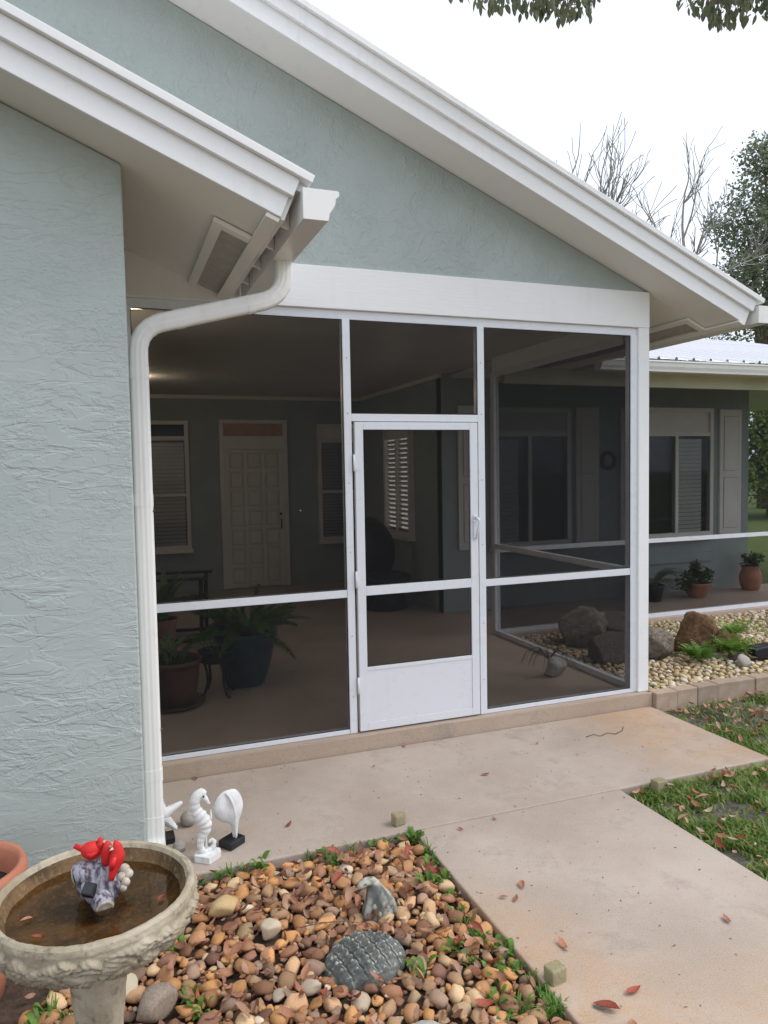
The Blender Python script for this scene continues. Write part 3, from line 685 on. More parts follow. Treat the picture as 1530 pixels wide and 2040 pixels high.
single_rock('flat_stone', 'large pale grey flat stone at the bottom edge of the front bed', (-.60, -2.45, -.02), .155, M['coral'], 46, 4, .18, 7, (1, .72, .36), -.15, .08)

AVG = [(2.98, 1.55, .30, .22), (3.02, .98, .45, .18), (3.80, .80, .30, .20), (4.12, .48, .24, .13), (3.45, 1.75, .2, .15), (3.33, .95, .12, .12), (3.85, .5, .1, .08)]
spots = pack(6500, 2.35, 6.4, .02, 2.13, .014, .038, AVG, 15, .78)
gz = lambda x, y, r, rn: .035+r*.45+rn.uniform(-.004, .012)+.03*min(max((y-.3)/1.2, 0), 1)*0
rock_field(spots, gz, WROCK, (3.4, 5, 2.4, 4.2, 3), 17, 'pale_rock', 'one of the small pale cream rocks filling the rock garden behind the bricks', 'rock', 'pale rocks in the rock garden', 'pale_rock_bed', 'small pale cream rocks spread over the rock garden', 300, (1, .82, .62))
M['boulder_moss'] = pmat('mossy_boulder', (.20, .12, .06), (.24, .22, .07), 5, .9, 22, .8, .03, detail=6)
def boulder(label, loc, size, mat, seed, dims, rz=0, tilt=0, amp=.3, cuts=6): return single_rock('boulder', label, loc, size, M[mat], seed, 4, amp, cuts, dims, rz, .17, 'boulder', tilt)
boulder('rounded grey brown boulder behind the right screen panel, tallest of its cluster', (2.90, 1.62, .20), .27, 'boulder', 61, (1, .8, .85), .3)
boulder('dark pointed boulder just right of the tallest grey boulder', (3.40, 1.78, .16), .23, 'boulder_dark', 62, (1, .7, .75), -.4)
boulder('long low dark boulder in front of the rounded boulder', (2.78, .98, .15), .30, 'boulder_dark', 63, (1.15, .6, .55), .05, 0, .22)
boulder('rough pitted boulder right beside the white corner post', (3.22, .99, .17), .26, 'boulder', 64, (.62, .7, .85), .4)
boulder('red brown leaning boulder with green fern growing on it', (3.70, .92, .19), .28, 'boulder_red', 165, (.85, .55, .95), -.35, .3, .34)
boulder('mossy brown stone at the right foot of the leaning boulder', (4.04, .92, .10), .20, 'boulder_moss', 66, (.75, .6, .75), .5)
boulder('small dark rock in front of the fern covered boulder', (3.78, .52, .08), .09, 'boulder_dark', 67, (1, .8, .7), .2)
single_rock('pale_rock', 'round white grey rock set before the fern covered boulder', (3.66, .36, .09), .075, M['coral'], 68, 3, .12, 5, (1, .9, .9))

# ================================================================== LEAVES, GRASS, WEEDS
def leaf_vf(curl=.5, bend=.4, ln=1.0, wd=.42):
    V = []; nu = 5
    for i in range(nu+1):
        t = i/nu; wv = wd*math.sin(math.pi*(t**.85))**.8*(1-.15*t) if 0 < t < 1 else 0.0
        zc = bend*(t-.5)**2
        for j in (-1, 0, 1): V.append(((t-.5)*ln, j*wv*.5, zc + curl*abs(j)*wv*.45))
    F = [(i*3+j, i*3+j+1, i*3+j+4, i*3+j+3) for i in range(nu) for j in (0, 1)]
    return [Vector(v) for v in V], F
LM = {}
def leaf_obj(x, y, z, s, mi, kind, label, group, rn, tilt=.3):
    key = (mi, kind)
    if key not in LM:
        V, F = leaf_vf(*[(.5, .5), (.9, .2), (.2, .9), (-.5, .6)][kind]); LM[key] = MB().add(V, F, 0, True).mesh('dry_leaf', LEAF[mi])
    o = put('dry_leaf', LM[key], None, (x, y, z), (rn.gauss(0, tilt), rn.gauss(0, tilt), rn.uniform(0, 6.3)), (s, s, s)); return tag(o, label, 'leaf', group)
rn = random.Random(31)
PATH = [(1040, 1766, .05), (1028, 1793, .04), (1122, 1886, .055), (1262, 1977, .055), (1208, 2010, .075), (1262, 2056, .07), (1447, 1834, .045), (967, 1545, .045), (805, 1487, .04), (388, 1553, .04), (955, 1449, .035), (1003, 1790, .03), (918, 1654, .03), (985, 1633, .03), (575, 1645, .04), (1070, 1483, .025), (745, 1528, .025), (1150, 1505, .02), (470, 1505, .03)]
def ground_pt(px, py, z=0):
    d = _r*((px-765)/1464.68) - _u*((py-1020)/1464.68) + _f; t = (z-CAM.z)/d.z; return CAM + d*t
for px, py, s in PATH:
    p = ground_pt(px, py); leaf_obj(p.x, p.y, .006, s*1.25, rn.choice((0, 0, 3, 3)), rn.randrange(3), 'dry reddish brown leaf fallen on the bare concrete', 'leaves on the concrete', rn, .12)
nlv = 0
for _ in range(230):
    x, y = rn.uniform(-1.6, -.14), rn.uniform(-2.62, -1.2)
    q = seen((x, y, 0))
    if not q or q[1] > 2035 or any((x-a)**2/(rx+.01)**2+(y-b)**2/(ry+.01)**2 < 1 for a, b, rx, ry in AV): continue
    leaf_obj(x, y, .004+rn.uniform(0, .012), rn.uniform(.05, .085), rn.choice((0, 0, 1, 1, 2, 2, 0, 3)), rn.randrange(4), 'dry brown leaf lying among the river rocks in the front bed', 'leaves in the front rock bed', rn, .5)
lit = MB()
for _ in range(900):
    x = rn.uniform(-1.9, -.12); y = rn.uniform(-3.0, -1.18)
    if rn.random() > .35+.65*max(0, min(1, (x+1.3)/.9)): continue
    if any((x-a)**2/rx**2+(y-b)**2/ry**2 < 1 for a, b, rx, ry in AV): continue
    V, F = leaf_vf(rn.uniform(-.6, .9), rn.uniform(0, .9)); s = rn.uniform(.03, .065); mt = Euler((rn.gauss(0, .6), rn.gauss(0, .6), rn.uniform(0, 6.3))).to_matrix(); p = Vector((x, y, -.028+rn.uniform(0, .03)))
    lit.add([mt @ (v*s)+p for v in V], F, rn.choice((0, 0, 1, 2, 2, 4)), True)
for _ in range(500):
    x = rn.uniform(1.2, 4.8); y = rn.uniform(-2.3, -.12)
    if x < 2.33 and y > -1.18: continue
    V, F = leaf_vf(rn.uniform(-.6, .9), rn.uniform(0, .9)); s = rn.uniform(.03, .055); mt = Euler((rn.gauss(0, .4), rn.gauss(0, .4), rn.uniform(0, 6.3))).to_matrix(); p = Vector((x, y, -.042+rn.uniform(0, .012)))
    lit.add([mt @ (v*s)+p for v in V], F, rn.choice((0, 1, 2, 2, 4)), True)
lit.build('leaf_litter', LEAF, label='scattered dry leaf litter between rocks and over the soil', cat='leaf litter', kind='stuff')
for _ in range(560):
    x = rn.uniform(1.19, 3.9); y = rn.uniform(-2.25, -.14)
    if x < 2.34 and y > -1.19: continue
    q = seen((x, y, 0))
    if not q or q[0] > 1530: continue
    leaf_obj(x, y, -.008+rn.uniform(0, .02), rn.uniform(.045, .08), rn.choice((0, 1, 1, 2, 3, 4)), rn.randrange(4), 'dry leaf lying on the grass and soil right of the path', 'leaves on the lawn', rn, .35)
# lawn
gr = MB(); rn = random.Random(77); cnt = 0
for _ in range(150000):
    x = rn.uniform(1.17, 4.6); y = rn.uniform(-2.6, -.13)
    if x < 2.325 and y > -1.175: continue
    d = noise.noise(Vector((x*1.7, y*2.3, 3.1))) + .55*noise.noise(Vector((x*5.5, y*5.5, 7.7)))
    edge = min(1, (x-1.16)/.22) if y < -1.17 else 1
    bare = -.38 if y > -.55-.10*(x-2.3) and x < 4.6 else .05
    if (d + bare + .35*rn.random() < .08 and rn.random() > .07) or rn.random() > edge+.18: continue
    h = rn.uniform(.018, .055); a = rn.uniform(0, 6.3); b = a+rn.gauss(0, .4); wd = rn.uniform(.003, .0055); ca, sa = math.cos(a), math.sin(a); lean = rn.uniform(.4, 1.5)*h
    px, py = -sa*wd, ca*wd; z0 = -.052
    gr.add([(x-px, y-py, z0), (x+px, y+py, z0), (x+ca*lean*.4+px*.9, y+sa*lean*.4+py*.9, z0+h*.7), (x+ca*lean*.4-px*.9, y+sa*lean*.4-py*.9, z0+h*.7), (x+math.cos(b)*lean, y+math.sin(b)*lean, z0+h)], [(0, 1, 2, 3), (3, 2, 4)], 0, True); cnt += 1
    if cnt > 60000: break
gr.build('lawn_grass', M['grass'], label='patchy green grass growing right of the concrete path', cat='grass', kind='stuff')
def weed_mesh(seed, broad):
    rn = random.Random(seed); b = MB()
    for _ in range(16 if not broad else 10):
        a = rn.uniform(0, 6.3); h = rn.uniform(.025, .075); l = rn.uniform(.02, .06); wd = rn.uniform(.0025, .004) if not broad else rn.uniform(.006, .011); ox, oy = rn.gauss(0, .012), rn.gauss(0, .012)
        ca, sa = math.cos(a), math.sin(a); P = []
        for i in range(5):
            t = i/4; w_ = wd*(1-t)**.6 if not broad else wd*math.sin(math.pi*min(.98, .15+.8*t)); r_ = l*t; z = h*(1-(1-t)**2) - (h*.35*t*t)
            P += [(ox+ca*r_-sa*w_, oy+sa*r_+ca*w_, z), (ox+ca*r_+sa*w_, oy+sa*r_-ca*w_, z)]
        b.add(P, [(2*i, 2*i+1, 2*i+3, 2*i+2) for i in range(4)], 0, True)
    return b.mesh('weed', M['weed'])
WM = [weed_mesh(i, i % 2) for i in range(6)]
rn = random.Random(55)
WP = [(430, 1735), (455, 1722), (480, 1712), (510, 1705), (612, 1697), (640, 1690), (672, 1720), (735, 1665), (760, 1658), (785, 1655), (808, 1660), (820, 1672), (690, 1685), (850, 1700), (868, 1722), (885, 1760), (900, 1790), (915, 1818), (930, 1845), (945, 1870), (962, 1872), (985, 1885), (1005, 1900), (1018, 1930), (1040, 1935), (1060, 1955), (1085, 1975), (1105, 2000), (1095, 2025), (1120, 2015), (980, 1945), (940, 1920), (905, 1890), (860, 1760), (835, 1935), (990, 1990), (1040, 2010), (390, 1990), (400, 2010), (110, 2010), (130, 2030), (90, 2030), (395, 1760), (1000, 2030), (350, 1890)]
for px, py in WP:
    p = ground_pt(px, py, -.02); p.y = min(p.y, -1.192); p.x = min(p.x, -.122); s = rn.uniform(.75, 1.35); o = put('weed', WM[rn.randrange(6)], None, (p.x, p.y, -.035), (0, 0, rn.uniform(0, 6.3)), (s, s, s))
    tag(o, 'small green weed sprouting along the front rock bed', 'weed', 'weeds in the front rock bed')
o = put('weed', WM[1], None, (-1.78, -1.26, -.05), (0, 0, .4), (2.6, 2.6, 4.6)); tag(o, 'green sprout against the stucco wall behind the birdbath rim', 'weed')
# ferns on and around the leaning boulder
def frond(b, base, dirv, ln, wd, n, rn, mi=0):
    p = Vector(base); d = Vector(dirv).normalized()
    for i in range(n):
        t = i/n; p = p + d*(ln/n); d = (d + Vector((0, 0, -.10))).normalized(); side = d.cross(Vector((0, 0, 1))).normalized(); l = wd*math.sin(math.pi*(.12+.86*t))
        for s_ in (-1, 1):
            q = p + side*s_*l + d*l*.35 + Vector((0, 0, rn.uniform(-.004, .004))); u_ = d*(ln/n*.75)
            b.add([p, p+u_*.6, q+u_*.5, q], [(0, 1, 2, 3)], mi, False)
def fern(name, label, loc, nf, ln, wd, seed, mat='fern', up=1.9, cat='fern'):
    rn = random.Random(seed); b = MB()
    for _ in range(nf):
        a = rn.uniform(0, 6.3); frond(b, (rn.gauss(0, ln*.15), rn.gauss(0, ln*.15), 0), (math.cos(a), math.sin(a), rn.uniform(.3, 1)*up), ln*rn.uniform(.6, 1.1), wd, 9, rn)
    return b.build(name, M[mat], loc=loc, label=label, cat=cat)
fern('fern', 'bright green fern spreading over the leaning red boulder', (3.80, .60, .10), 90, .21, .03, 1)
fern('fern', 'bright green fern on top of the leaning boulder, upper clump', (3.92, .70, .24), 50, .17, .028, 2)
fern('fern', 'dark green fern between the corner post boulder and the leaning boulder', (3.40, .60, .08), 70, .21, .03, 3, 'weed')
fern('fern', 'green fern low at the right of the mossy stone', (3.98, .66, .08), 30, .14, .028, 4)
fern('fern', 'small green sprig by the rear porch sill track', (3.90, 2.02, .06), 6, .16, .022, 5, 'weed', 3)
gm = MB(); rn = random.Random(8)
for _ in range(2600):
    x, y = rn.uniform(3.9, 6.5), rn.uniform(.05, 1.8)
    if noise.noise(Vector((x*2, y*2, 1))) < .05: continue
    h = rn.uniform(.015, .035); a = rn.uniform(0, 6.3); c_, s_ = math.cos(a)*.006, math.sin(a)*.006; z = .075
    gm.add([(x-s_, y+c_, z), (x+s_, y-c_, z), (x+c_*3, y+s_*3, z+h)], [(0, 1, 2)])
gm.build('ground_cover', M['fern'], label='low green ground cover among the pale rocks', cat='ground cover', kind='stuff')
# twigs on the walk
for pts, nm in (([(1168, 1468), (1182, 1463), (1196, 1466), (1210, 1460), (1226, 1462), (1240, 1455), (1243, 1446)], 'thin curled dry twig on the concrete before the right panel'), ([(1182, 2003), (1192, 2008), (1204, 2012)], 'short dark stick on the concrete near the bottom edge'), ([(598, 1848), (640, 1838), (690, 1835), (715, 1838)], 'dark twig lying on rocks above the stone turtle shell')):
    P = [ground_pt(*q, z=.006 if q[0] > 900 else .02) for q in pts]; MB().tube(P, [.0025]*(len(P)-1)+[.0012], 6).build('twig', M['bark2'], label=nm, cat='twig')

# ================================================================== ORNAMENTS
# birdbath
BX, BY = -1.56, -2.42
BB = thing('birdbath', 'weathered stone birdbath with carved leaves round the bowl', 'birdbath', (BX, BY, -.05)); ZB = .05
prof = [(.055, .553), (.10, .556), (.15, .562), (.19, .574), (.220, .590), (.242, .611), (.256, .635), (.264, .660), (.267, .682), (.264, .696), (.256, .703), (.246, .701), (.239, .690)]
fine = []
for (a, b), (c_, d_) in zip(prof, prof[1:]):
    ln_ = math.hypot(c_-a, d_-b); nn = ((d_-b)/ln_, -(c_-a)/ln_)
    for t in range(8): fine.append((a+(c_-a)*t/8, b+(d_-b)*t/8, nn))
fine.append((*prof[-1], nn))
for _ in range(6):   # smooth the normals along the profile
    fine = [(p[0], p[1], tuple((fine[max(i-1, 0)][2][q]+p[2][q]+fine[min(i+1, len(fine)-1)][2][q])/3 for q in (0, 1))) for i, p in enumerate(fine)]
arcl = [0]
for p, q in zip(fine, fine[1:]): arcl.append(arcl[-1]+math.hypot(q[0]-p[0], q[1]-p[1]))
rnb = random.Random(4)
motifs = []
for i in range(9):
    a0 = 2*math.pi*i/9
    for da, ml, rot, ln in ((0, .205, .5, .105), (.16, .215, -.75, .09), (.30, .185, .25, .10), (.42, .225, -.3, .075), (.10, .165, -.35, .085), (.52, .185, 1.0, .075), (.24, .235, .1, .06), (.36, .150, -.6, .07)):
        motifs.append((a0+da*1.25+rnb.uniform(-.03, .03), ml+.018+rnb.uniform(-.006, .006), rot+rnb.uniform(-.2, .2), ln*rnb.uniform(1.0, 1.3)))
def relief(i, a):
    l = arcl[i]; h = 0
    if .10 < l < .282:
        for (ma, ml, rot, ln) in motifs:
            da = (a-ma+math.pi) % (2*math.pi)-math.pi
            if abs(da) > .3: continue
            u, v = da*.25, l-ml; c_, s_ = math.cos(rot), math.sin(rot); p, q = u*c_+v*s_, -u*s_+v*c_
            q += 1.4*p*p/ln; tt = p/ln+.5
            if 0 < tt < 1:
                wd = ln*.26*math.sin(math.pi*tt**.75)
                if abs(q) < wd: h = max(h, .017*(1-(q/wd)**2)**.4*(.3+.7*math.sin(math.pi*tt)) - .011*math.exp(-(q/(wd*.12))**2) + .0022*math.cos((p+abs(q)*1.3)*420))
    an = Vector((math.cos(a), math.sin(a), 0))
    return h + .0022*noise.noise(an*6+Vector((0, 0, l*26))) + .0012*noise.noise(an*22+Vector((0, 0, l*90)))
def bowl_pt(i, a, r, z):
    h = relief(i, a); n_ = fine[i][2]; return r+h*n_[0], z+h*n_[1]
bw = MB(); bw.lathe([(r, z+ZB) for r, z, _ in fine], 420, fn=bowl_pt)
bw.build('bowl', M['bath'], BB)
basin = [(.239, .690), (.233, .672), (.222, .655), (.20, .640), (.16, .628), (.10, .620), (.04, .617), (.001, .616)]
MB().lathe([(r, z+ZB) for r, z in basin], 72, fn=lambda i, a, r, z: (r+.005*noise.noise(Vector((math.cos(a)*5, math.sin(a)*5, i)))*(i > 0), z)).build('basin', M['algae'], BB)
ped = [(.15, 0), (.155, .05), (.11, .09), (.072, .14), (.060, .22), (.058, .30), (.062, .37), (.066, .42), (.072, .50), (.074, .55)]
pf = []
for (a, b), (c_, d_) in zip(ped, ped[1:]):
    for t in (0, .2, .4, .6, .8): pf.append((a+(c_-a)*t, b+(d_-b)*t+ZB*t*0))
pf.append((.074, .607))
MB().lathe(pf, 90, fn=lambda i, a, r, z: (r*(1+.06*math.sin(4*a+2*z*7)+.05*noise.noise(Vector((math.cos(a)*3, math.sin(a)*3, z*14)))+.04*noise.noise(Vector((math.cos(a)*8, math.sin(a)*8, z*30)))), z)).build('pedestal', M['bath'], BB)
WZ = .657
MB().add([(BX, BY, WZ)] + [(BX+.229*math.cos(2*math.pi*j/64), BY+.229*math.sin(2*math.pi*j/64), WZ) for j in range(64)], [(0, 1+j, 1+(j+1) % 64) for j in range(64)], 0, True).build('water', M['water'], kind='structure')
for px, py, lab in ((52, 1833, 'brown leaf floating at the left of the birdbath water'), (320, 1790, 'red brown leaf at the right inside the birdbath'), (72, 1868, 'reddish leaf at the near rim inside the birdbath')):
    p = ground_pt(px, py, WZ+.004); o = leaf_obj(p.x, p.y, WZ+.005, .032, 3 if px > 60 else 0, 1, lab, None, rn, .05)

# cardinal solar ornament, built about its own base at the basin centre
CO = thing('cardinal_ornament', 'lilac grey stump ornament with red cardinals and a solar panel in the birdbath', 'ornament', (BX+.014, BY+.035, .642), None, R(-4))
def warp(V, amp, sc_, off): return [v*(1+amp*noise.noise(v*sc_+Vector(off))) for v in V]
V, F = ICO[4]; st = MB()
VV = []
for v in V:
    a = math.atan2(v.y, v.x); g_ = .05*math.sin(a*15+4*v.z+2*noise.noise(v*3))+.10*noise.noise(v*2.2+Vector((3, 1, 7)))+.05*math.sin(8*a+1)+.06*noise.noise(Vector((v.x*7, v.y*7, v.z*2)))
    q = v*(1+g_); z = q.z; ta = 1-.30*max(z, 0)
    VV.append(Vector((q.x*.062*ta, q.y*.048*ta, (z*.062+.058))))
st.add(VV, F, 0, True); st.build('stump', M['stump'], CO)
st2 = MB().tube([(-.030, .0, .085), (-.050, -.002, .092), (-.066, -.004, .088)], [.034, .030, .026], 14); st2.build('branch', M['stump'], CO)
st3 = MB().tube([(.0, -.02, .035), (.006, -.045, .026), (.014, -.068, .018)], [.034, .030, .026], 14); st3.build('log', M['stump'], CO)
for nm, c_, d_, r_ in (('log_end', (.0143, -.0695, .0177), (.3, -1, -.3), .024), ('branch_end', (-.0668, -.004, .0878), (-1, 0, -.2), .022)):
    q = Vector(d_).to_track_quat('Z', 'Y').to_matrix(); e = MB()
    for rr, zz in ((1, .0), (.78, .004), (.55, .0015), (.36, .004), (.15, .002)): pass
    VV = []; n = 20; rr = [(1, 0), (.82, .005), (.66, .002), (.5, .005), (.34, .002), (.18, .005), (.0, .003)]
    for a_, b_ in rr: VV += [Vector(c_) + q @ Vector((r_*a_*math.cos(2*math.pi*j/n)*(1+.06*math.sin(3*j)), r_*a_*math.sin(2*math.pi*j/n), b_)) for j in range(n)]
    e.add(VV, [(i*n+j, i*n+(j+1) % n, (i+1)*n+(j+1) % n, (i+1)*n+j) for i in range(6) for j in range(n)], 0, True); e.build(nm, M['cream'], CO)
q = Matrix.Translation((-.028, -.050, .064)) @ Euler((R(-62), 0, R(-25))).to_matrix().to_4x4() @ Matrix.Rotation(R(0), 4, 'X')
q = Matrix.Translation((-.026, -.052, .068)) @ Euler((R(42), R(8), R(-22))).to_matrix().to_4x4()
pn = MB().box(-.016, .016, -.016, .016, -.02, .004, mat=q).build('solar_panel', M['black'], CO, .001)
MB().box(-.013, .013, -.013, .013, .0045, .006, mat=q).build('solar_cell', M['solar'], pn)
fl = MB()
for i, (x, y, z, r_) in enumerate(((.062, -.004, .085, .016), (.074, -.014, .074, .014), (.056, -.020, .072, .013), (.070, .004, .068, .014), (.066, -.026, .058, .014), (.060, -.03, .045, .012))):
    fl.ball((x, y, z), (r_, r_, r_*.8), 10, mat=Euler((.5*i, .3*i, 0)).to_matrix())
fl.build('flower_cluster', M['cream'], CO)
def bird(name, c, rz, pitch, s, crest=True):
    P = [(-.050, 0, -.030), (-.042, 0, -.024), (-.028, 0, -.012), (-.014, 0, -.002), (.0, 0, .006), (.012, 0, .014), (.020, 0, .024), (.026, 0, .034), (.033, 0, .037)]
    rr = [.004, .008, .010, .017, .020, .019, .015, .012, .005]; mt = Matrix.Translation(c) @ Euler((0, pitch, rz)).to_matrix().to_4x4() @ Matrix.Scale(s, 4)
    b = MB().tube([mt @ Vector(p) for p in P], [r*s for r in rr], 12, flat=.86)
    if crest: b.tube([mt @ Vector(p) for p in ((.020, 0, .036), (.014, 0, .050), (.006, 0, .058))], [.009*s, .005*s, .001*s], 8)
    o = b.build(name, M['red'], CO)
    MB().tube([mt @ Vector(p) for p in ((.034, 0, .037), (.045, 0, .034))], [.005*s, .0008*s], 8).build('beak', M['cream'], o)
    for sg in (-1, 1): MB().tube([mt @ Vector(p) for p in ((.010, sg*.016, .012), (-.008, sg*.019, .001), (-.030, sg*.010, -.016), (-.042, sg*.004, -.022))], [.006*s, .009*s, .006*s, .002*s], 8, flat=.45).build('wing', M['red'], o)
    return o
def perched(P, rr, beak, name='cardinal'):
    o = MB().tube(P, rr, 12, flat=.85).build(name, M['red'], CO); MB().tube(beak, [.0045, .001], 8).build('beak', M['cream'], o); return o
o = perched([(.032, -.052, .082), (.034, -.050, .094), (.039, -.046, .112), (.046, -.040, .130), (.050, -.036, .146), (.050, -.036, .158), (.049, -.036, .168), (.046, -.035, .178), (.044, -.034, .186)], [.006, .009, .014, .019, .019, .015, .013, .008, .002], [(.038, -.042, .166), (.030, -.048, .164)])
MB().tube([(.032, -.058, .112), (.038, -.060, .130), (.044, -.054, .148)], [.003, .009, .005], 8, flat=.5).build('wing', M['red'], o)
perched([(.016, -.014, .110), (.019, -.018, .128), (.022, -.020, .146), (.023, -.022, .160), (.023, -.022, .170), (.021, -.021, .180)], [.010, .015, .016, .013, .011, .003], [(.030, -.028, .166), (.038, -.032, .166)])
# big bird at the top with raised tail and head
b = MB(); V, F = ICO[3]
b.add([Vector((v.x*.030*(1+.15*v.z), v.y*.020, v.z*.026))+Vector((-.020, .004, .147)) for v in V], F, 0, True)
b.tube([(-.034, .004, .150), (-.050, .006, .157), (-.066, .008, .166)], [.013, .009, .007], 10, flat=.6); b.ball((.004, .0, .164), (.014, .013, .014), 12); b.tube([(.002, .0, .170), (.003, -.001, .178), (.004, -.002, .186)], [.011, .007, .001], 10)
o = b.build('cardinal', M['red'], CO); MB().tube([(.012, -.006, .172), (.024, -.014, .168)], [.005, .001], 8).build('beak', M['cream'], o)
MB().tube([(.012, -.012, .166), (.016, -.012, .160)], [.005, .004], 8).build('face_mask', M['black'], o)
MB().tube([(-.036, -.013, .146), (-.020, -.018, .142), (-.004, -.014, .148)], [.003, .008, .004], 8, flat=.5).build('wing', M['red'], o)

# terracotta planter left
TP = thing('terracotta_planter', 'large terracotta planter with rolled rim at the left beside the wall', 'planter', (-2.03, -1.63, -.05))
MB().lathe([(.10, 0), (.12, .01), (.14, .12), (.16, .25), (.175, .38), (.18, .40), (.205, .405), (.214, .43), (.214, .475), (.205, .495), (.19, .495), (.180, .475), (.168, .43), (.165, .40)], 48).build('pot', M['terracotta'], TP)
MB().lathe([(.167, .40), (.08, .405), (.001, .40)], 30).build('soil', M['potsoil'], TP)

# seahorse on white block
def spine(P, s, org, ang):   # drawing in the zoomed picture plane (x right, y down) -> local x,z
    return [Vector(((x-org[0])*s, 0, (org[1]-y)*s)) for x, y in P]
S_ = 1/2060.
SH = thing('seahorse_figurine', 'white seahorse figurine on a white block standing on the patio slab', 'figurine', (-1.115, -1.045, 0), None, R(8))
bp = [(-.062, -.005), (-.005, -.062), (.062, -.020), (.066, .010), (.010, .058), (-.055, .022)]
MB().add([(x, y, z) for z in (0, .034) for x, y in bp], [tuple(range(5, -1, -1)), tuple(range(6, 12))] + [(i, (i+1) % 6, 6+(i+1) % 6, 6+i) for i in range(6)]).build('base', M['figwhite'], SH, .003)
org = (810, 1100)
P = [(800, 455), (770, 430), (730, 450), (705, 500), (705, 560), (725, 610), (755, 660), (785, 715), (800, 765), (795, 820), (770, 865), (750, 910), (748, 955), (765, 1000), (800, 1025), (845, 1015), (878, 985), (885, 945), (862, 920), (840, 930), (840, 950)]
Rr = [38, 48, 52, 50, 50, 56, 64, 68, 64, 54, 42, 34, 31, 29, 28, 26, 23, 20, 18, 15, 11]
PP, RR = [], []
for i in range(len(P)-1):
    for t in (0, .25, .5, .75):
        PP.append((P[i][0]+(P[i+1][0]-P[i][0])*t, P[i][1]+(P[i+1][1]-P[i][1])*t)); r_ = Rr[i]+(Rr[i+1]-Rr[i])*t
        if i > 2: r_ *= 1+(.09 if int(len(PP)) % 4 < 2 else -.05)
        RR.append(r_*S_)
b = MB().tube(spine(PP, S_, org, 0), RR, 14, flat=.72, ref=(1, 0, 0))
b.tube(spine([(785, 465), (815, 505), (832, 540), (848, 560)], S_, org, 0), [36*S_, 24*S_, 17*S_, 17*S_], 12, flat=.8, ref=(1, 0, 0))
b.tube(spine([(745, 425), (755, 395), (775, 405)], S_, org, 0), [14*S_, 9*S_, 5*S_], 8); b.tube(spine([(860, 620), (862, 700), (835, 760)], S_, org, 0), [4*S_, 10*S_, 4*S_], 8)
b.build('body', M['figwhite'], SH)
MB().tube(spine([(805, 800), (806, 1040)], S_, org, 0), .005, 8).build('dowel', M['figwhite'], SH)
MB().ball((-.012, -.018, .312), .005, 8).build('eye', M['figblack'], SH)
# whelk shell on black block
CS = thing('whelk_shell_figurine', 'white whelk shell figurine on a black block at the patio edge', 'figurine', (-.985, -.96, 0), None, R(10))
MB().box(-.052, .052, -.042, .042, 0, .038, mat=Matrix.Rotation(R(28), 4, 'Z')).build('base', M['figblack'], CS, .006)
org = (1070, 1010); s_ = 1/1850.
outl = [(1000, 490), (1055, 492), (1110, 485), (1150, 530), (1172, 580), (1190, 650), (1172, 720), (1140, 790), (1128, 860), (1126, 960), (1098, 968), (1082, 955), (1072, 880), (1062, 800), (1010, 790), (960, 760), (918, 705), (892, 650), (915, 600), (940, 540)]
cen = (1075, 660); n = len(outl); b = MB(); rings = [(1, 0), (.97, .25), (.88, .5), (.72, .74), (.5, .9), (.25, .98), (.001, 1)]
def ringpt(x, y, t, h, sg):
    px, py = cen[0]+(x-cen[0])*t, cen[1]+(y-cen[1])*t; th = 62 if py < 760 else 62-40*min(1, (py-760)/120)
    e = 0
    if sg < 0:   # fold of the outer lip, running from the crown down to the canal
        xf = 1075-30*math.sin((py-480)/300*1.6) if py < 800 else 1078
        e = 10*math.exp(-((px-xf-20)/30)**2) - 16*math.exp(-((px-xf+30)/30)**2)
    return ((px-org[0])*s_, sg*(th*h+e*h)*s_, (org[1]-py)*s_)
for sg in (-1, 1):
    VV = [ringpt(x, y, t, h, sg) for t, h in rings for x, y in outl]; FF = [(i*n+j, i*n+(j+1) % n, (i+1)*n+(j+1) % n, (i+1)*n+j) for i in range(6) for j in range(n)]
    b.add(VV, FF if sg < 0 else [f[::-1] for f in FF], 0, True)
for x, y in (): b.ball(((x-org[0]+(cen[0]-x)*.06)*s_, 0, (org[1]-y-6)*s_), (.009, .012, .006), 8)
b.tube([((x-org[0])*s_, -d_*s_, (org[1]-y)*s_) for x, y, d_ in ((1010, 500, 22), (1035, 520, 45), (1062, 570, 60), (1080, 640, 66), (1088, 720, 62), (1092, 800, 46), (1098, 880, 30), (1102, 955, 22))], [.004, .007, .008, .008, .008, .008, .007, .006], 10)
b.tube([((x-org[0])*s_, -d_*s_, (org[1]-y)*s_) for x, y, d_ in ((990, 515, 15), (960, 560, 30), (945, 620, 34), (965, 700, 34), (1010, 760, 30))], [.002, .004, .005, .004, .002], 8)
o = b.build('shell', M['figwhite'], CS); sb = o.modifiers.new('s', 'SUBSURF'); sb.levels = sb.render_levels = 1
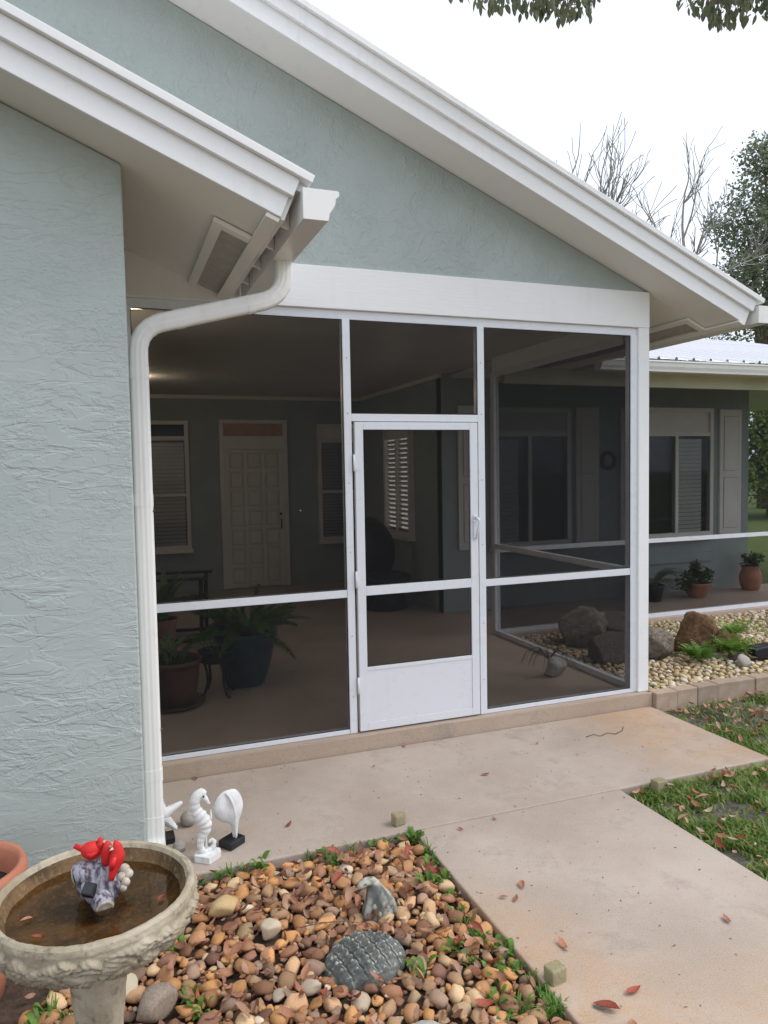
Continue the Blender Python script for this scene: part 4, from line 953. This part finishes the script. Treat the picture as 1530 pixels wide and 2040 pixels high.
# starfish on black block, partly behind the downspout
SF = thing('starfish_figurine', 'white starfish figurine on a black block behind the downspout', 'figurine', (-1.305, -.80, 0), None, R(12))
MB().box(-.06, .06, -.04, .04, 0, .036, mat=Matrix.Rotation(R(-10), 4, 'Z')).build('base', M['figblack'], SF, .006)
b = MB(); cz = .135
for kx in range(5):
    a = R(22+72*kx); d = Vector((math.cos(a), 0, math.sin(a))); L_ = .115
    b.tube([Vector((0, 0, cz))+d*L_*t for t in (0, .2, .4, .6, .8, .95, 1)], [.034, .029, .023, .018, .014, .010, .005], 12, flat=1.0)
    nrm = Vector((-d.z, 0, d.x))
    for t in (.3, .42, .54, .66, .78, .9):
        for sg in (-1, 1):
            r_ = .030*(1-t)+.008; b.ball(Vector((0, 0, cz))+d*L_*t+nrm*sg*r_*.92, .0042, 6)
        b.ball(Vector((0, -.9*(.030*(1-t)+.008), cz))+d*L_*t, .004, 6)
b.build('body', M['figwhite'], SF); MB().tube([(0, 0, .03), (0, 0, .06)], .006, 8).build('dowel', M['figwhite'], SF)
single_rock('round_stone', 'round pale stone behind the seahorse figurine', (-1.165, -.665, .036), .042, M['coral'], 71, 3, .06, 0, (1, 1, .95), 0, .05, 'stone')
single_rock('beach_stone', 'pale lumpy stone lying beside the birdbath rim by the starfish block', (-1.235, -.93, .024), .038, M['coral'], 72, 3, .25, 4, (.8, 1, .8), 0, .15, 'stone')

# stone turtle half sunk in the rocks: head and shell pieces
b = MB(); nr, na = 60, 170; VV = []
for i in range(nr+1):
    t = i/nr
    for j in range(na):
        a = 2*math.pi*j/na; x, y = t*math.cos(a), t*math.sin(a)
        dome = .050*(1-t**2.4)**.62 if t < 1 else 0
        # scutes: rows stepping like tiles, with a knob at the middle of each
        u = (x*.96+y*.28)*3.4; v = (y*.96-x*.28)*3.8; cu, cv = u-math.floor(u), v-math.floor(v)
        st_ = .013*(1-cv) + .007*math.exp(-((cu-.5)/.2)**2)*(1-cv) - .009*(math.exp(-(cu/.06)**2)+math.exp(-((1-cu)/.06)**2)) + .013*math.exp(-(((cu-.5)**2+(cv-.14)**2)/.018))
        VV.append((x*.158, y*.132, dome + st_*(1-t**6) - .03))
FF = [(i*na+j, i*na+(j+1) % na, (i+1)*na+(j+1) % na, (i+1)*na+j) for i in range(nr) for j in range(na)]
o = b.add(VV, [f[::-1] for f in FF], 0, True).build('stone_turtle_shell', M['slate'], loc=(-.645, -1.985, 0), label='dark slate domed turtle shell ornament with knobbly scutes in the rocks', cat='ornament'); o.rotation_euler = (R(9), R(-4), R(-6))
HD = thing('stone_turtle_bust', 'dark slate turtle neck and head ornament rising from the rocks', 'ornament', (-.495, -1.735, -.03), None, R(6)); HD.scale = (1.2, 1.0, .92)
b = MB(); sec = [((.0, 0, -.01), .072, .040), ((-.001, 0, .03), .066, .037), ((-.004, 0, .07), .055, .032), ((-.010, 0, .105), .042, .027), ((-.016, 0, .135), .031, .023), ((-.022, 0, .160), .025, .022), ((-.032, -.002, .178), .022, .022), ((-.050, -.004, .184), .019, .021), ((-.068, -.006, .176), .014, .018), ((-.080, -.007, .168), .007, .011)]
n = 22; VV = []
for i, (c_, rx, ry) in enumerate(sec):
    p0 = Vector(sec[max(i-1, 0)][0]); p1 = Vector(sec[min(i+1, len(sec)-1)][0]); T = (p1-p0).normalized(); N = Vector((0, 1, 0)).cross(T).normalized()
    for j in range(n):
        a = 2*math.pi*j/n; rg = 1+(.07*math.cos(a*5) if i < 5 else 0); VV.append(Vector(c_)+N*rx*rg*math.cos(a)+Vector((0, 1, 0))*ry*rg*math.sin(a))
b.add(VV, [(i*n+j, i*n+(j+1) % n, (i+1)*n+(j+1) % n, (i+1)*n+j) for i in range(len(sec)-1) for j in range(n)]+[tuple((len(sec)-1)*n+j for j in range(n))], 0, True)
b.build('neck', M['slate'], HD)
b = MB()
for x, z in ((-.045, .030), (-.012, .032), (.022, .030), (.052, .024), (-.028, .068), (.004, .070), (.034, .064)): b.ball((x, -.036+abs(x)*.2+(z-.03)*.12, z), (.009, .005, .018), 8)
b.build('scales', M['slate_worn'], HD)
for sg in (-1, 1): MB().ball((-.058, sg*.019-.004, .186), .005, 8).build('eye', M['slate_worn'], HD)

# glass block path lights
def path_light(x, y, z, rz, sx, sz, label):
    P = thing('path_light', label, 'path light', (x, y, z), 'frosted block path lights along the walk', rz)
    h = sx/2; MB().box(-h, h, -h*.8, h*.8, 0, sz).build('block', M['block'], P, .006)
    MB().box(-h*.62, h*.62, -h*.45, h*.45, .008, sz*.55).build('inner_core', M['silver'], P, .002)
    for i in range(4): MB().box(-h*.5+i*h*.33, -h*.5+i*h*.33+.003, -h*.5, -h*.451, .012, sz*.5).build('fin', M['vent'], P)
path_light(-.150, -1.075, 0, R(14), .062, .060, 'yellowed glass block light on the slab corner near the rock bed')
path_light(1.40, -1.215, -.05, R(4),   .075, .085, 'yellowed glass block light in the grass at the right slab edge')
path_light(-.055, -2.365, -.02, R(8), .066, .074, 'yellowed glass block light at the left edge of the walk near the bottom')
# charcoal garden spotlight at right edge
GL = thing('garden_spotlight', 'charcoal plastic garden spotlight lying among the rocks at the right edge', 'spotlight', (4.12, .48, .075), None, R(-8))
MB().prism([(-.20, .03), (-.17, .0), (.20, -.0), (.24, .05), (.22, .095), (-.02, .105), (-.16, .09), (-.21, .075)], -.07, .07).build('housing', M['spot'], GL, .012)
MB().tube([(.06, -.072, .055), (.06, -.10, .055)], [.040, .040], 20).build('lens_ring', M['black'], GL); MB().tube([(.06, -.1005, .055), (.06, -.104, .055)], [.026, .02], 18).build('lens', M['silver'], GL)
MB().box(-.05, -.005, -.076, -.0705, .02, .035).build('nameplate', M['coral'], GL)

# ================================================================== PORCH CONTENTS
def pot(name, label, loc, prof, mat, cat='potted plant', soil=None, group=None):
    t = thing(name, label, cat, loc, group); MB().lathe(prof, 40).build('pot', M[mat], t)
    top = [q for q in prof][-1]; MB().lathe([(top[0], top[1]), (.001, top[1]+.01)], 24).build('soil', M['potsoil'], t); return t
# foxtail fern in teal pot
FT = pot('potted_foxtail_fern', 'bushy foxtail fern in a dark teal pot behind the left screen', (-.50, 1.46, .1), [(.14, 0), (.16, .01), (.19, .10), (.225, .24), (.25, .36), (.262, .40), (.272, .41), (.270, .44), (.255, .45), (.240, .43), (.235, .40)], 'tealpot')
rn = random.Random(12)
for kx in range(40):
    a = rn.uniform(0, 6.3); el = rn.uniform(.15, 1.25); d = Vector((math.cos(a)*math.cos(el), math.sin(a)*math.cos(el), math.sin(el))); L_ = rn.uniform(.38, .60)*(1.0 if el < .7 else .75); p = Vector((math.cos(a)*.08, math.sin(a)*.08, .42)); b = MB(); N_ = 42
    for i in range(N_):
        t = i/N_; p = p+d*(L_/N_); d = (d+Vector((0, 0, -.022))).normalized(); r_ = .042*math.sin(math.pi*(.1+.86*t))**.7
        o1 = d.orthogonal().normalized(); o2 = d.cross(o1)
        for j in range(7):
            aa = rn.uniform(0, 6.3); q = p+(o1*math.cos(aa)+o2*math.sin(aa))*r_+d*r_*.5; sd_ = d.cross(q-p).normalized()*.006
            b.add([p-sd_, p+sd_, q], [(0, 1, 2)])
    b.build('plume', M['foxtail'], FT)
# strap leaved plant in brown pot
BP = pot('potted_lily', 'strap leaved plant in a brown glazed pot near the downspout', (-1.10, 1.12, .125), [(.15, 0), (.165, .01), (.185, .12), (.20, .26), (.205, .29), (.22, .295), (.222, .32), (.21, .325), (.198, .30)], 'brownpot')
MB().lathe([(.001, -.02), (.21, -.024), (.235, -.01), (.24, .006), (.225, .004), (.16, -.004)], 36).build('saucer', M['brownpot'], BP)
def strap(b, base, a, ln, wd, up, rn):
    p = Vector(base); d = Vector((math.cos(a)*.35, math.sin(a)*.35, up)).normalized(); sd_ = Vector((-math.sin(a), math.cos(a), 0)); VV = []
    for i in range(8):
        t = i/7; w_ = wd*math.sin(math.pi*(.15+.8*t)); VV += [p-sd_*w_, p+d.cross(sd_)*w_*.25, p+sd_*w_]; p = p+d*ln/7; d = (d+Vector((math.cos(a)*.12, math.sin(a)*.12, -.16))).normalized()
    b.add(VV, [(3*i+j, 3*i+j+1, 3*i+j+4, 3*i+j+3) for i in range(7) for j in (0, 1)], 0, True)
for kx in range(15):
    b = MB(); strap(b, (rn.gauss(0, .05), rn.gauss(0, .05), .29), rn.uniform(0, 6.3), rn.uniform(.2, .42), rn.uniform(.012, .024), rn.uniform(.7, 1.6), rn); b.build('leaf', M['strap'], BP)
# rocking chair
RC = thing('rocking_chair', 'black wooden rocking chair behind the potted plants on the porch', 'rocking chair', (-.86, 3.45, .1), None, R(78))
for sg in (-1, 1):
    MB().tube([(sg*.27, -.52, .06), (sg*.27, -.35, .028), (sg*.27, -.1, .016), (sg*.27, .2, .022), (sg*.27, .45, .055), (sg*.27, .62, .10)], .018, 8).build('rocker', M['black'], RC)
    MB().tube([(sg*.27, -.26, .03), (sg*.27, -.27, .64)], .021, 8).build('leg', M['black'], RC); MB().tube([(sg*.25, .22, .03), (sg*.25, .30, .55), (sg*.25, .46, 1.15)], .021, 8).build('leg', M['black'], RC)
    MB().box(sg*.27-.045, sg*.27+.045, -.34, .30, .64, .665).build('arm', M['black'], RC, .006)
for i in range(6): MB().box(-.26, .26, -.27+i*.095, -.27+i*.095+.08, .40-.012*i, .418-.012*i).build('seat_slat', M['black'], RC, .003)
for i in range(7):
    x = -.21+i*.07; MB().tube([(x, .26, .36), (x, .33, .70), (x, .45, 1.12)], .014, 6).build('back_slat', M['black'], RC)
MB().tube([(-.27, .455, 1.14), (0, .47, 1.17), (.27, .455, 1.14)], .03, 8, flat=.5).build('top_rail', M['black'], RC); MB().tube([(-.27, -.26, .2), (.27, -.26, .2)], .013, 8).build('stretcher', M['black'], RC)
PS = thing('plant_stand', 'black metal plant stand with curved legs between two porch pots', 'plant stand', (-.76, 1.22, .1))
MB().lathe([(.001, .27), (.13, .275), (.135, .29), (.125, .34), (.14, .345), (.145, .36), (.13, .36), (.115, .33), (.001, .33)], 28).build('bowl', M['black'], PS)
for kx in range(4):
    a = .5+kx*math.pi/2; c_, s_ = math.cos(a), math.sin(a); MB().tube([(c_*r_, s_*r_, z) for r_, z in ((.11, .28), (.09, .20), (.085, .12), (.11, .05), (.155, .008))], [.010, .010, .011, .011, .012], 8).build('leg', M['black'], PS)
b = MB(); 
for kx in range(9): strap(b, (rn.gauss(0, .03), rn.gauss(0, .03), .33), rn.uniform(0, 6.3), rn.uniform(.15, .28), .012, rn.uniform(.5, 1.3), rn)
b.build('leaf_rosette', M['strap'], PS)
# tall plant at the far left behind the pots
PL = pot('potted_plant', 'leafy plant in a terracotta pot behind the rocking chair', (-1.05, 2.95, .1), [(.10, 0), (.13, .25), (.15, .3), (.14, .31), (.13, .29)], 'terra_dim')
for kx in range(14):
    b = MB(); strap(b, (rn.gauss(0, .03), rn.gauss(0, .03), .3), rn.uniform(0, 6.3), rn.uniform(.4, .75), rn.uniform(.03, .05), rn.uniform(1.0, 2.0), rn); b.build('leaf', M['strap'], PL)
# dark oval wicker chair at the side wall
OC = thing('oval_chair', 'black oval backed wicker chair by the far inside corner', 'chair', (1.68, 4.05, .1), None, R(20))
V, F = ICO[3]; b = MB(); b.add([Vector((v.x*.37, v.y*.10+.16*(v.z-.2)**2+.2, v.z*.52+.62)) for v in V], F, 0, True); b.build('back', M['black'], OC)
b = MB(); b.add([Vector((v.x*.33, v.y*.30-.05, v.z*.10+.38)) for v in V], F, 0, True); b.build('seat', M['black'], OC)
MB().lathe([(.26, 0), (.30, .02), (.26, .15), (.27, .33), (.001, .33)], 28).build('base', M['black'], OC)
# pale stone with air plant inside the right panel
SR = thing('pale_garden_stone', 'pale craggy stone with dry wispy stems on the porch floor inside the screen', 'stone', (1.93, .62, .1))
V, F = rock_vf(81, 4, .42, 5, (1, .7, .8), .14); MB().add([v*.105+Vector((0, 0, .07)) for v in V], F, 0, True).build('stone', M['coral'], SR)
b = MB()
for kx in range(26):
    a = rn.uniform(0, 6.3); l = rn.uniform(.12, .26); p0 = Vector((-.06, .02, .13)); c_ = Vector((math.cos(a), math.sin(a), 0)); b.tube([p0, p0+c_*l*.4+Vector((0, 0, l*.5)), p0+c_*l*.8+Vector((0, 0, l*.35)), p0+c_*l*1.0+Vector((0, 0, -.02))], [.0022, .002, .0015, .001], 5)
b.build('stems', M['bark2'], SR)
# pots on the rear porch
def leafcloud(b, c, rad, n, size, rn, mi=0, squash=.5):
    for _ in range(n):
        d = Vector((rn.gauss(0, 1), rn.gauss(0, 1), rn.gauss(0, 1))).normalized()*rn.random()**.45; p = Vector((c[0]+d.x*rad[0], c[1]+d.y*rad[1], c[2]+d.z*rad[2]))
        u_ = Vector((rn.gauss(0, 1), rn.gauss(0, 1), rn.gauss(0, squash))).normalized(); v_ = u_.cross(Vector((rn.gauss(0, .5), rn.gauss(0, .5), 1))).normalized(); s_ = size*rn.uniform(.6, 1.3)
        b.add([p, p+u_*s_*.5+v_*s_*.28, p+u_*s_, p+u_*s_*.5-v_*s_*.28], [(0, 1, 2, 3)], mi)
A = pot('potted_shrub', 'leafy green plant in a wide terracotta pot on the rear porch', (5.64, 2.98, .1), [(.14, 0), (.20, .10), (.24, .22), (.255, .24), (.255, .27), (.24, .275), (.225, .25)], 'terra_dim'); A.scale = (.72,)*3
b = MB(); leafcloud(b, (0, 0, .36), (.27, .24, .16), 420, .085, rn); leafcloud(b, (-.02, 0, .56), (.10, .10, .13), 90, .085, rn); leafcloud(b, (-.25, 0, .25), (.18, .18, .14), 150, .08, rn); leafcloud(b, (.24, 0, .44), (.07, .08, .10), 60, .08, rn); b.build('foliage', M['potleaf'], A)
A = pot('potted_shrub', 'spiky plant in a strawberry shaped terracotta pot at the end of the porch wall', (6.70, 3.12, .1), [(.15, 0), (.17, .02), (.21, .16), (.22, .28), (.19, .38), (.16, .44), (.19, .48), (.195, .50), (.175, .50)], 'terra_dim'); A.scale = (.66,)*3; A.location.z = .1
b = MB(); leafcloud(b, (.05, 0, .62), (.26, .22, .15), 260, .09, rn); b.build('foliage', M['potleaf'], A)
for kx in range(12):
    b = MB(); a = rn.uniform(0, 6.3); strap(b, (0, 0, .48), a, rn.uniform(.35, .6), .02, rn.uniform(.9, 1.8), rn); b.build('leaf', M['potleaf'], A)
A = pot('potted_palm', 'arching dark fronds of a potted palm beside the corner post', (4.95, 3.0, .1), [(.12, 0), (.16, .2), (.18, .26), (.17, .26), (.16, .24)], 'black'); A.scale = (.8,)*3
for kx in range(12):
    a = -.5+1.1*kx/11 if kx < 7 else rn.uniform(1.2, 5.2); b = MB(); frond(b, (0, 0, .25), (math.cos(a), math.sin(a), rn.uniform(.5, 1.6)), rn.uniform(.55, .8), .10, 16, rn); b.build('frond', M['potleaf'], A)
# dark round wreath on the rear wall
MB().tube([(4.56+.10*math.cos(2*math.pi*i/24), 3.385, 1.90+.10*math.sin(2*math.pi*i/24)) for i in range(25)], .03, 8, cap=False).build('wall_wreath', M['black'], label='small dark round wreath hung between two shutters', cat='wreath')

# ================================================================== TREES
def bare_tree(label, x, y, h, seed, spread=.55, levels=6, trunk=.16):
    rn = random.Random(seed); T = thing('bare_tree', label, 'tree', (x, y, -.05), 'leafless trees behind the roof'); tk = MB(); br = MB()
    def grow(p, d, ln, r_, lv, first=False):
        P = [p]; q = p.copy(); dd = d.copy(); n = 5 if lv < 3 else 4
        for i in range(n):
            dd = (dd+Vector((rn.gauss(0, .16), rn.gauss(0, .16), rn.gauss(.03, .12)))).normalized(); q = q+dd*ln/n; P.append(q.copy())
        (tk if first else br).tube(P, [max(.012, r_*(1-.45*i/n)) for i in range(n+1)], 7 if first else (5 if lv < 3 else 3), cap=False)
        if lv >= levels: return
        kx = rn.randint(3, 4) if lv < 3 else rn.randint(3, 5)
        for i in range(kx):
            t = rn.uniform(.35, 1.0) if i else 1.0; b0 = P[min(n, max(1, int(t*n)))]; ax = Vector((rn.gauss(0, 1), rn.gauss(0, 1), rn.gauss(0, .5))).normalized()
            nd = (dd*(1-spread*.55)+ax*spread*(.6 if i == 0 else 1.1)+Vector((0, 0, .22))).normalized(); grow(b0, nd, ln*rn.uniform(.56, .80), r_*(.52 if i else .58), lv+1)
    grow(Vector((0, 0, 0)), Vector((0, 0, 1)), h*.36, trunk, 0, True)
    tk.build('trunk', M['bark'], T); br.build('branches', M['bark'], T)
for lab, x, y, h, sd_, sp_, lv_ in (('leafless grey tree just above the roof slope, leftmost of the bare group', 11.2, 19, 12.8, 2, .5, 5), ('slim leafless tree with one tall dark stem rising over the roof', 13.4, 20, 13.0, 5, .4, 5),
        ('leafless tree with tall twiggy spire in the middle of the bare group', 15.4, 19.5, 14.2, 6, .4, 5), ('broad leafless tree with lichen grey limbs right of the middle spire', 16.6, 18, 14.3, 9, .5, 5),
        ('leafless tree leaning over next to the leafy oak', 18.3, 18.5, 14.0, 14, .45, 5), ('low leafless tree showing just over the fascia below the oak', 19.9, 18.0, 11.6, 13, .6, 5)):
    bare_tree(lab, x, y, h, sd_, sp_, lv_, .26)
def leafy_tree(label, x, y, h, clumps, seed, n, size, name='oak_tree', group=None, mats=('oakleaf', 'oakleaf2')):
    rn = random.Random(seed); T = thing(name, label, 'tree', (x, y, -.05), group); b = MB(); tk = MB(); tk.tube([(0, 0, 0), (.1, 0, h*.25), (-.1, .1, h*.5), (.1, 0, h*.8)], [.35, .28, .2, .08], 9)
    for (cx, cy, cz, r_) in clumps:
        tk.tube([(0, 0, h*.35), (cx*.5, cy*.5, (h*.35+cz)*.52), (cx, cy, cz)], [.16, .09, .03], 6)
        for _ in range(int(n*r_*r_)):
            d = Vector((rn.gauss(0, 1), rn.gauss(0, 1), rn.gauss(0, 1))).normalized(); p = Vector((cx, cy, cz))+Vector((d.x, d.y, d.z*.75))*r_*rn.random()**.4*(1+.35*noise.noise(d*2.5+Vector((cx, cy, cz))))
            leafcloud(b, p, (.18, .18, .14), 3, size, rn, rn.random() < .4 and 1 or 0, .8)
    tk.build('trunk', M['bark2'], T); b.build('crown', [M[mats[0]], M[mats[1]]], T)
leafy_tree('tall leafy live oak at the right edge behind the porch roof', 23.9, 18.5, 14, [(-.6, 0, 8.2, 2.2), (.9, 0, 10.5, 2.3), (-1.0, .2, 11.5, 1.6), (.6, 0, 13.1, 1.9), (-.2, 0, 14.3, 1.1), (2.2, 0, 12.3, 2.0), (1.4, 0, 14.9, 1.2), (-1.5, -.2, 9.5, 1.1), (2.5, .5, 8.0, 2.2)], 4, 300, .18)
leafy_tree('green leafy tree seen through the far end of the rear porch', 20.0, 14.5, 5, [(0, 0, 2.0, 1.6), (-.9, 0, 3.2, 1.2), (.9, 0, 3.4, 1.4), (0, .3, 4.6, 1.4), (2, 0, 2.4, 1.6), (-1.7, 0, 1.4, 1.1), (.4, -.5, 1.0, 1.3), (1.6, -.3, 1.2, 1.3), (3.2, 0, 1.6, 1.5), (-.6, -.4, 2.3, 1.1)], 6, 380, .17, 'garden_tree', None, ('grass', 'oakleaf2'))
# overhanging leafy branches of a tree standing right of the frame
OT = thing('overhanging_tree', 'leafy tree branches hanging into the top of the picture', 'tree', (5.4, -2.6, -.05)); rn = random.Random(19)
tk = MB(); tk.tube([(0, 0, 0), (-.1, .1, 1.5), (-.1, .2, 3.2), (-.5, .4, 4.6)], [.24, .2, .17, .12], 12); tk.build('trunk', M['bark2'], OT)
LB = [[(-.5, .4, 4.55), (-1.8, .9, 5.0), (-3.0, 1.3, 4.95), (-4.0, 1.5, 4.72), (-4.9, 1.6, 4.58)], [(-.5, .4, 4.55), (-1.6, 1.2, 4.95), (-2.6, 1.6, 4.9), (-3.3, 1.75, 4.72)]]
for P in LB: MB().tube(P, [.10, .06, .035, .018, .008][:len(P)], 8).build('branch', M['bark2'], OT)
lv = MB(); tw = MB()
def hang(px, py, n, dy=0):
    for _ in range(n):
        yy = -1.0+rn.uniform(-.12, .12)+dy; d = _r*((px+rn.gauss(0, 16)-765)/1464.68)-_u*((py+rn.gauss(0, 8)-1020)/1464.68)+_f; p = CAM+d*((yy-CAM.y)/d.y)-Vector((5.4, -2.6, -.05))
        V, F = leaf_vf(rn.uniform(.1, .5), rn.uniform(-.4, .4), 1, .5); s_ = rn.uniform(.045, .072); q = Euler((rn.gauss(0, .5), R(90)+rn.gauss(0, .45), rn.uniform(0, 6.3)), 'XYZ').to_matrix(); lv.add([q @ (v*s_)+p for v in V], F, 0, True)
        if rn.random() < .35: tw.tube([p+Vector((0, 0, .02)), p+Vector((rn.gauss(0, .03), .0, .16))], [.0015, .003], 4, cap=False)
for px, py, n in ((930, -10, 12), (965, 8, 14), (990, 14, 12), (1020, 6, 16), (1055, 22, 18), (1075, 14, 20), (1100, 26, 20), (1125, 30, 20), (1150, 26, 18), (1165, 4, 14), (1110, 0, 24), (1060, -15, 20), (1000, -18, 18), (1375, 8, 14), (1395, 18, 14), (1410, 28, 12), (1430, 40, 14), (1445, 46, 14), (1455, 30, 18), (1475, 25, 16), (1500, 14, 18), (1520, 18, 18), (1540, 18, 16), (1440, 5, 24), (1480, -5, 24), (1520, -10, 22), (1400, -12, 20)): hang(px, py, n)
leafcloud(lv, (-3.6, 1.5, 5.0), (1.6, .5, .25), 500, .07, rn); leafcloud(lv, (-1.4, .8, 5.4), (1.6, 1.0, .5), 900, .07, rn)
lv.build('leaves', M['overleaf'], OT); tw.build('twigs', M['bark2'], OT)

# small seeds, bits of bark and grit on the concrete
rn = random.Random(91); db = MB()
for _ in range(260):
    x, y = (rn.uniform(-1.3, 2.25), rn.uniform(-1.15, -.08)) if rn.random() < .55 else (rn.uniform(-.06, 1.12), rn.uniform(-3.2, -1.18))
    s_ = rn.uniform(.0012, .004); a = rn.uniform(0, 6.3); el = rn.uniform(1, 3.5); c_, q_ = math.cos(a), math.sin(a)
    db.add([(x+c_*s_*el*u-q_*s_*v, y+q_*s_*el*u+c_*s_*v, .001+z) for u, v, z in ((-1, 0, 0), (0, -1, 0), (1, 0, .001), (0, 1, 0), (0, 0, s_*.8))], [(0, 1, 4), (1, 2, 4), (2, 3, 4), (3, 0, 4)], rn.choice((0, 0, 1)))
db.build('debris', [M['bark2'], LEAF[2]], label='tiny seeds and grit scattered on the concrete', cat='debris', kind='stuff')
